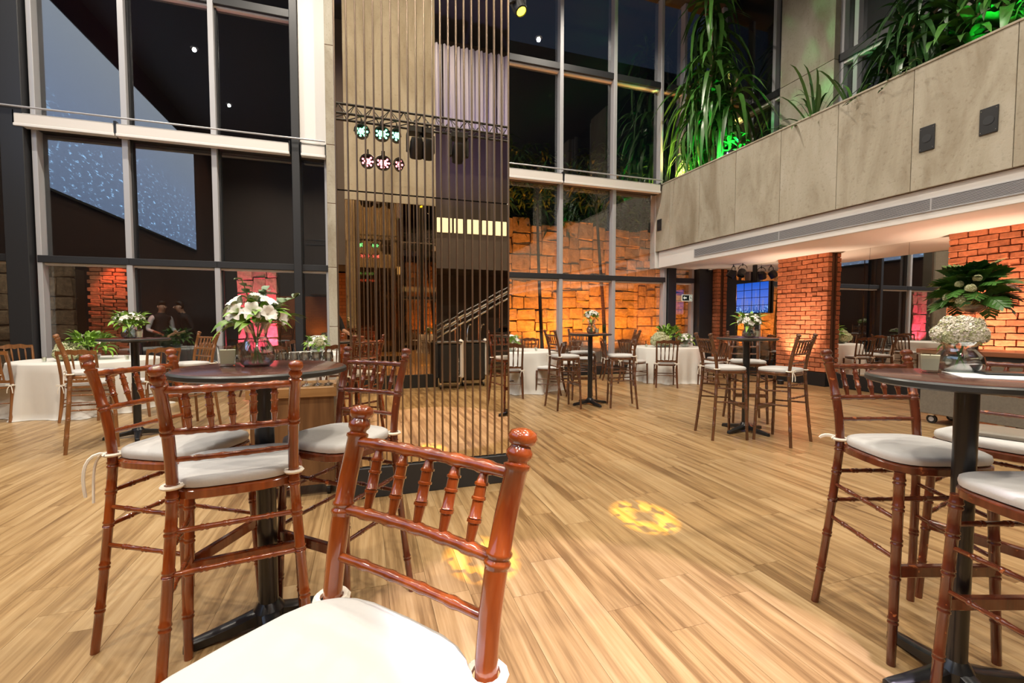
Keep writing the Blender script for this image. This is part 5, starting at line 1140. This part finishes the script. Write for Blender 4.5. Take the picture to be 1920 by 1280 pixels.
def text_mesh(s, size):
    cu = bpy.data.curves.new('lettering', 'FONT'); cu.body = s; cu.size = size; cu.extrude = .001; cu.align_x = 'CENTER'
    o = bpy.data.objects.new('tmp', cu); C.objects.link(o); dg = bpy.context.evaluated_depsgraph_get(); me = bpy.data.meshes.new_from_object(o.evaluated_get(dg)); bpy.data.objects.remove(o); me.materials.clear(); me.materials.append(M['white']); me.name = 'lettering'; return me
for i, (x, lb) in enumerate(((1.62, 'black serving trolley with white lettering, mirrored in the column'), (2.12, 'second black serving trolley, mirrored in the column'))):
    t = thing('serving_trolley', lb, 'trolley', (x, -1.85 - .25*i, 0), .15)
    MB().bbox(-.20, .20, -.24, .24, .12, .88, .03).build('body', M['black'], t); MB().bbox(.20, .27, -.22, .24, .20, .95, .03).build('side_panel', M['white'], t); MB().bbox(-.27, -.20, -.22, .24, .20, .90, .03).build('side_panel', M['blackmetal'], t)
    MB().bbox(-.24, .24, -.26, .26, .88, .92, .01).build('lid', M['chrome'], t)
    for s in (-.12, .12): MB().tube(bez([(s, .0, .92), (s, .0, 1.20), (s + .04, .1, 1.30), (s + .05, .24, 1.24)], 8), .014, 8).build('tap', M['chrome'], t)
    for sx in (-.17, .17):
        for sy in (-.2, .2): o = MB().tube([(-.014, 0, .045), (.014, 0, .045)], .045, 12).build('caster', M['black'], t); o.location = (sx, sy, 0); MB().bbox(-.022, .022, -.03, .03, .08, .125, .003).build('fork', M['chrome'], o, smooth=False)
    if i == 0:
        o = obj('lettering', text_mesh('Socruta', .12), t, (.12, .2425, .42)); o.rotation_euler = Euler((PI/2, -PI/2, PI), 'XYZ')
t = thing('back_bar', 'dark bar counter under the rear mezzanine', 'bar counter', (5.2, -3.2, 0)); MB().bbox(-1.6, 1.6, -.3, .3, 0, 1.02, .006).build('body', M['black'], t, smooth=False); MB().bbox(-1.65, 1.65, -.34, .34, 1.02, 1.07, .006).build('worktop', M['blackmetal'], t, smooth=False)
# projection screen on the left wall, seen only as a reflection in the glass
def proj_mat():
    m, t, b = nt('projected_night_city'); t.nodes.remove(b); out = t.nodes['Material Output']
    tc = N(t, 'ShaderNodeTexCoord'); sep = N(t, 'ShaderNodeSeparateXYZ'); t.links.new(tc.outputs['Object'], sep.inputs[0])
    mr = N(t, 'ShaderNodeMapRange'); mr.inputs['From Min'].default_value = -2.1; mr.inputs['From Max'].default_value = 2.1; t.links.new(sep.outputs[2], mr.inputs['Value'])
    cr = N(t, 'ShaderNodeValToRGB'); e = cr.color_ramp.elements; e[0].color = (.30, .40, .62, 1); e[1].color = (.55, .62, .72, 1); x = e.new(.45); x.color = (.42, .52, .74, 1); t.links.new(mr.outputs[0], cr.inputs[0])
    mp = N(t, 'ShaderNodeMapping'); mp.inputs['Scale'].default_value = (1, 1.2, 3.5); t.links.new(tc.outputs['Object'], mp.inputs['Vector'])
    vo = N(t, 'ShaderNodeTexNoise'); vo.inputs['Scale'].default_value = 3.2; vo.inputs['Detail'].default_value = 6; vo.inputs['Roughness'].default_value = .7; t.links.new(mp.outputs[0], vo.inputs['Vector'])
    th = N(t, 'ShaderNodeMapRange'); th.inputs['From Min'].default_value = .565; th.inputs['From Max'].default_value = .70; t.links.new(vo.outputs['Fac'], th.inputs['Value'])
    lo = N(t, 'ShaderNodeMapRange'); lo.inputs['From Min'].default_value = .62; lo.inputs['From Max'].default_value = .30; t.links.new(mr.outputs[0], lo.inputs['Value'])
    mu = N(t, 'ShaderNodeMath', operation='MULTIPLY'); t.links.new(th.outputs[0], mu.inputs[0]); t.links.new(lo.outputs[0], mu.inputs[1])
    mx = N(t, 'ShaderNodeMixRGB'); mx.inputs[2].default_value = (1.2, 2.2, 3.4, 1); t.links.new(mu.outputs[0], mx.inputs[0]); t.links.new(cr.outputs[0], mx.inputs[1])
    em = N(t, 'ShaderNodeEmission'); em.inputs['Strength'].default_value = 1.6; t.links.new(mx.outputs[0], em.inputs[0]); t.links.new(em.outputs[0], out.inputs[0]); return m
t = thing('projection_screen', 'huge projection screen with a night city, reflected in the left windows', 'projection screen', (XL + .04, 2.65, 6.35))
MB().box(0, .01, -4.85, 4.85, -2.1, 2.1).build('screen', proj_mat(), t, smooth=False)
for z in (-2.16, 2.1): MB().bbox(-.02, .04, -4.9, 4.9, z, z + .06, .004).build('batten', M['black'], t, smooth=False)

# ------------------------------------------------------------------ people
def person(label, loc, rz, H, joints, cloth, sleeve, vest=None, hairlen=0):
    """one continuous skinned body; joints: dict of named points (metres, facing +Y)"""
    J = joints; order = ['pelvis', 'waist', 'chest', 'neck0', 'neck1', 'head0', 'head1', 'sl', 'el', 'wl', 'hl', 'sr', 'er', 'wr', 'hr', 'hipl', 'kl', 'al', 'tl', 'hipr', 'kr', 'ar', 'tr']
    edges = [('pelvis', 'waist'), ('waist', 'chest'), ('chest', 'neck0'), ('neck0', 'neck1'), ('neck1', 'head0'), ('head0', 'head1'), ('chest', 'sl'), ('sl', 'el'), ('el', 'wl'), ('wl', 'hl'), ('chest', 'sr'), ('sr', 'er'), ('er', 'wr'), ('wr', 'hr'),
             ('pelvis', 'hipl'), ('hipl', 'kl'), ('kl', 'al'), ('al', 'tl'), ('pelvis', 'hipr'), ('hipr', 'kr'), ('kr', 'ar'), ('ar', 'tr')]
    rad = dict(pelvis=(.15, .11), waist=(.135, .10), chest=(.16, .11), neck0=(.075, .07), neck1=(.055, .055), head0=(.075, .085), head1=(.075, .09), sl=(.065, .065), el=(.045, .045), wl=(.03, .03), hl=(.035, .022), sr=(.065, .065), er=(.045, .045), wr=(.03, .03), hr=(.035, .022), hipl=(.09, .09), kl=(.058, .058), al=(.042, .042), tl=(.04, .03), hipr=(.09, .09), kr=(.058, .058), ar=(.042, .042), tr=(.04, .03))
    me = bpy.data.meshes.new('body'); me.from_pydata([J[k] for k in order], [(order.index(a), order.index(b_)) for a, b_ in edges], [])
    o = bpy.data.objects.new('tmp', me); C.objects.link(o); o.modifiers.new('s', 'SKIN'); o.modifiers.new('u', 'SUBSURF').levels = 2
    for i, k in enumerate(order): me.skin_vertices[0].data[i].radius = rad[k]; me.skin_vertices[0].data[i].use_root = (k == 'pelvis')
    dg = bpy.context.evaluated_depsgraph_get(); bm_ = bpy.data.meshes.new_from_object(o.evaluated_get(dg)); bpy.data.objects.remove(o)
    bm = bmesh.new(); bm.from_mesh(bm_)
    extra = MB()                                                    # fingers, nose and ears grow out of the same surface
    for sd, w, h in (('l', J['wl'], J['hl']), ('r', J['wr'], J['hr'])):
        d = (Vector(h) - Vector(w)).normalized(); side = d.cross(Vector((0, 0, 1))).normalized() if abs(d.z) < .95 else Vector((1, 0, 0)); up = side.cross(d)
        for k in range(4):
            b0 = Vector(h) + side*(.024 - .016*k); L = (.07, .08, .075, .06)[k]
            extra.tube([b0, b0 + d*L*.5, b0 + d*L*.85 - up*L*.35], [.0085, .008, .006], 6)
        b0 = Vector(w).lerp(Vector(h), .5) + side*.028; extra.tube([b0, b0 + side*.025 + d*.03, b0 + side*.025 + d*.06], [.01, .009, .007], 6)
    hd = Vector(J['head0']).lerp(Vector(J['head1']), .45); fw = Vector(J.get('look', (0, 1, 0))).normalized(); sd = fw.cross(Vector((0, 0, 1)))
    extra.tube([hd + fw*.085 + Vector((0, 0, .02)), hd + fw*.108 - Vector((0, 0, .02)), hd + fw*.085 - Vector((0, 0, .03))], [.010, .015, .008], 6)
    for s in (-1, 1): extra.tube([hd + sd*s*.078 + Vector((0, 0, .025)), hd + sd*s*.09, hd + sd*s*.078 - Vector((0, 0, .03))], [.012, .018, .010], 6)
    em_ = extra.mesh('x', M['skin']); bm.from_mesh(em_); bm.to_mesh(bm_); bm.free()
    for m in (cloth, M['skin'], sleeve, M['blacktee']): bm_.materials.append(m)
    nk = (Vector(J['neck0'])*.4 + Vector(J['neck1'])*.6).z
    for p in bm_.polygons:
        c = p.center; p.use_smooth = True
        darm = min((c - Vector(J['wl'])).length, (c - Vector(J['hl'])).length, (c - Vector(J['wr'])).length, (c - Vector(J['hr'])).length, (c - Vector(J['wl']).lerp(Vector(J['el']), .5)).length if hairlen < 1 else 9, (c - Vector(J['wr']).lerp(Vector(J['er']), .5)).length if hairlen < 1 else 9)
        if c.z > nk or darm < .10: p.material_index = 1
        elif c.z < J['pelvis'][2] - .02: p.material_index = 3
        elif abs(c.x) > .17: p.material_index = 2
    t = thing('person', label, 'person', loc, rz); body = obj('body', bm_, t)
    hm = MB(); hm.lathe([(0, .115), (.05, .105), (.078, .07), (.087, .02), (.084, -.04), (.070, -.07)], 16); 
    vs = []
    for v in hm.v:
        v = Vector(v); a = v.dot(Vector((fw.x, fw.y, 0)))
        if v.z < .05 and a > .02: v -= Vector((fw.x, fw.y, 0))*(a - .0) * 1.0; v.z += .0
        vs.append(tuple(v + hd + Vector((0, 0, .03)) - fw*.006))
    hm.v = vs; hm.build('hair', M['hair'], t)
    for s in (-1, 1): 
        eye = MB().lathe([(0, -.008), (.008, 0), (0, .008)], 8).build('eye', M['black'], t); eye.location = hd + fw*.088 + sd*s*.03 + Vector((0, 0, .02))
    return t
def std(la, lb, ra, rb, lean=0.0, look=(0, 1, 0)):
    J = dict(pelvis=(0, 0, .95), waist=(0, .02 + lean*.3, 1.12), chest=(0, .02 + lean*.8, 1.34), neck0=(0, lean*1.0, 1.46), neck1=(0, lean*1.1 + .01, 1.52), head0=(0, lean*1.2 + .025, 1.58), head1=(0, lean*1.3 + .02, 1.68),
             hipl=(-.10, 0, .88), kl=(-.11, .02, .50), al=(-.11, 0, .09), tl=(-.12, .15, .035), hipr=(.10, 0, .88), kr=(.11, .02, .50), ar=(.11, 0, .09), tr=(.12, .15, .035), sl=(-.19, lean*.8, 1.40), sr=(.19, lean*.8, 1.40))
    J.update(el=la, wl=lb, er=ra, wr=rb)
    for a, b_, h in (('el', 'wl', 'hl'), ('er', 'wr', 'hr')):
        d = (Vector(J[b_]) - Vector(J[a])).normalized(); J[h] = tuple(Vector(J[b_]) + d*.08)
    J['look'] = look; return J
person('person in a black t-shirt behind the camera, mirrored in the bronze column', (-.62, -1.75, 0), -.6, 1.74, std((-.26, .06, 1.14), (-.12, .27, 1.12), (.27, .08, 1.13), (.20, .32, 1.10), .03), M['blacktee'], M['blacktee'])
person('person in a white shirt and dark trousers outside the left window', (-4.35, 12.1, 0), PI + .9, 1.75, std((-.27, .02, 1.12), (-.2, .24, 1.05), (.27, .02, 1.12), (.2, .24, 1.05), .05), M['blacktee'], M['whiteshirt'], hairlen=1)
person('person in a dark suit leaning towards the white-shirted one outside', (-3.75, 12.15, 0), PI - .9, 1.75, std((-.27, .08, 1.12), (-.18, .3, 1.05), (.27, .08, 1.12), (.2, .3, 1.02), .18), M['blacktee'], M['blacktee'], hairlen=1)
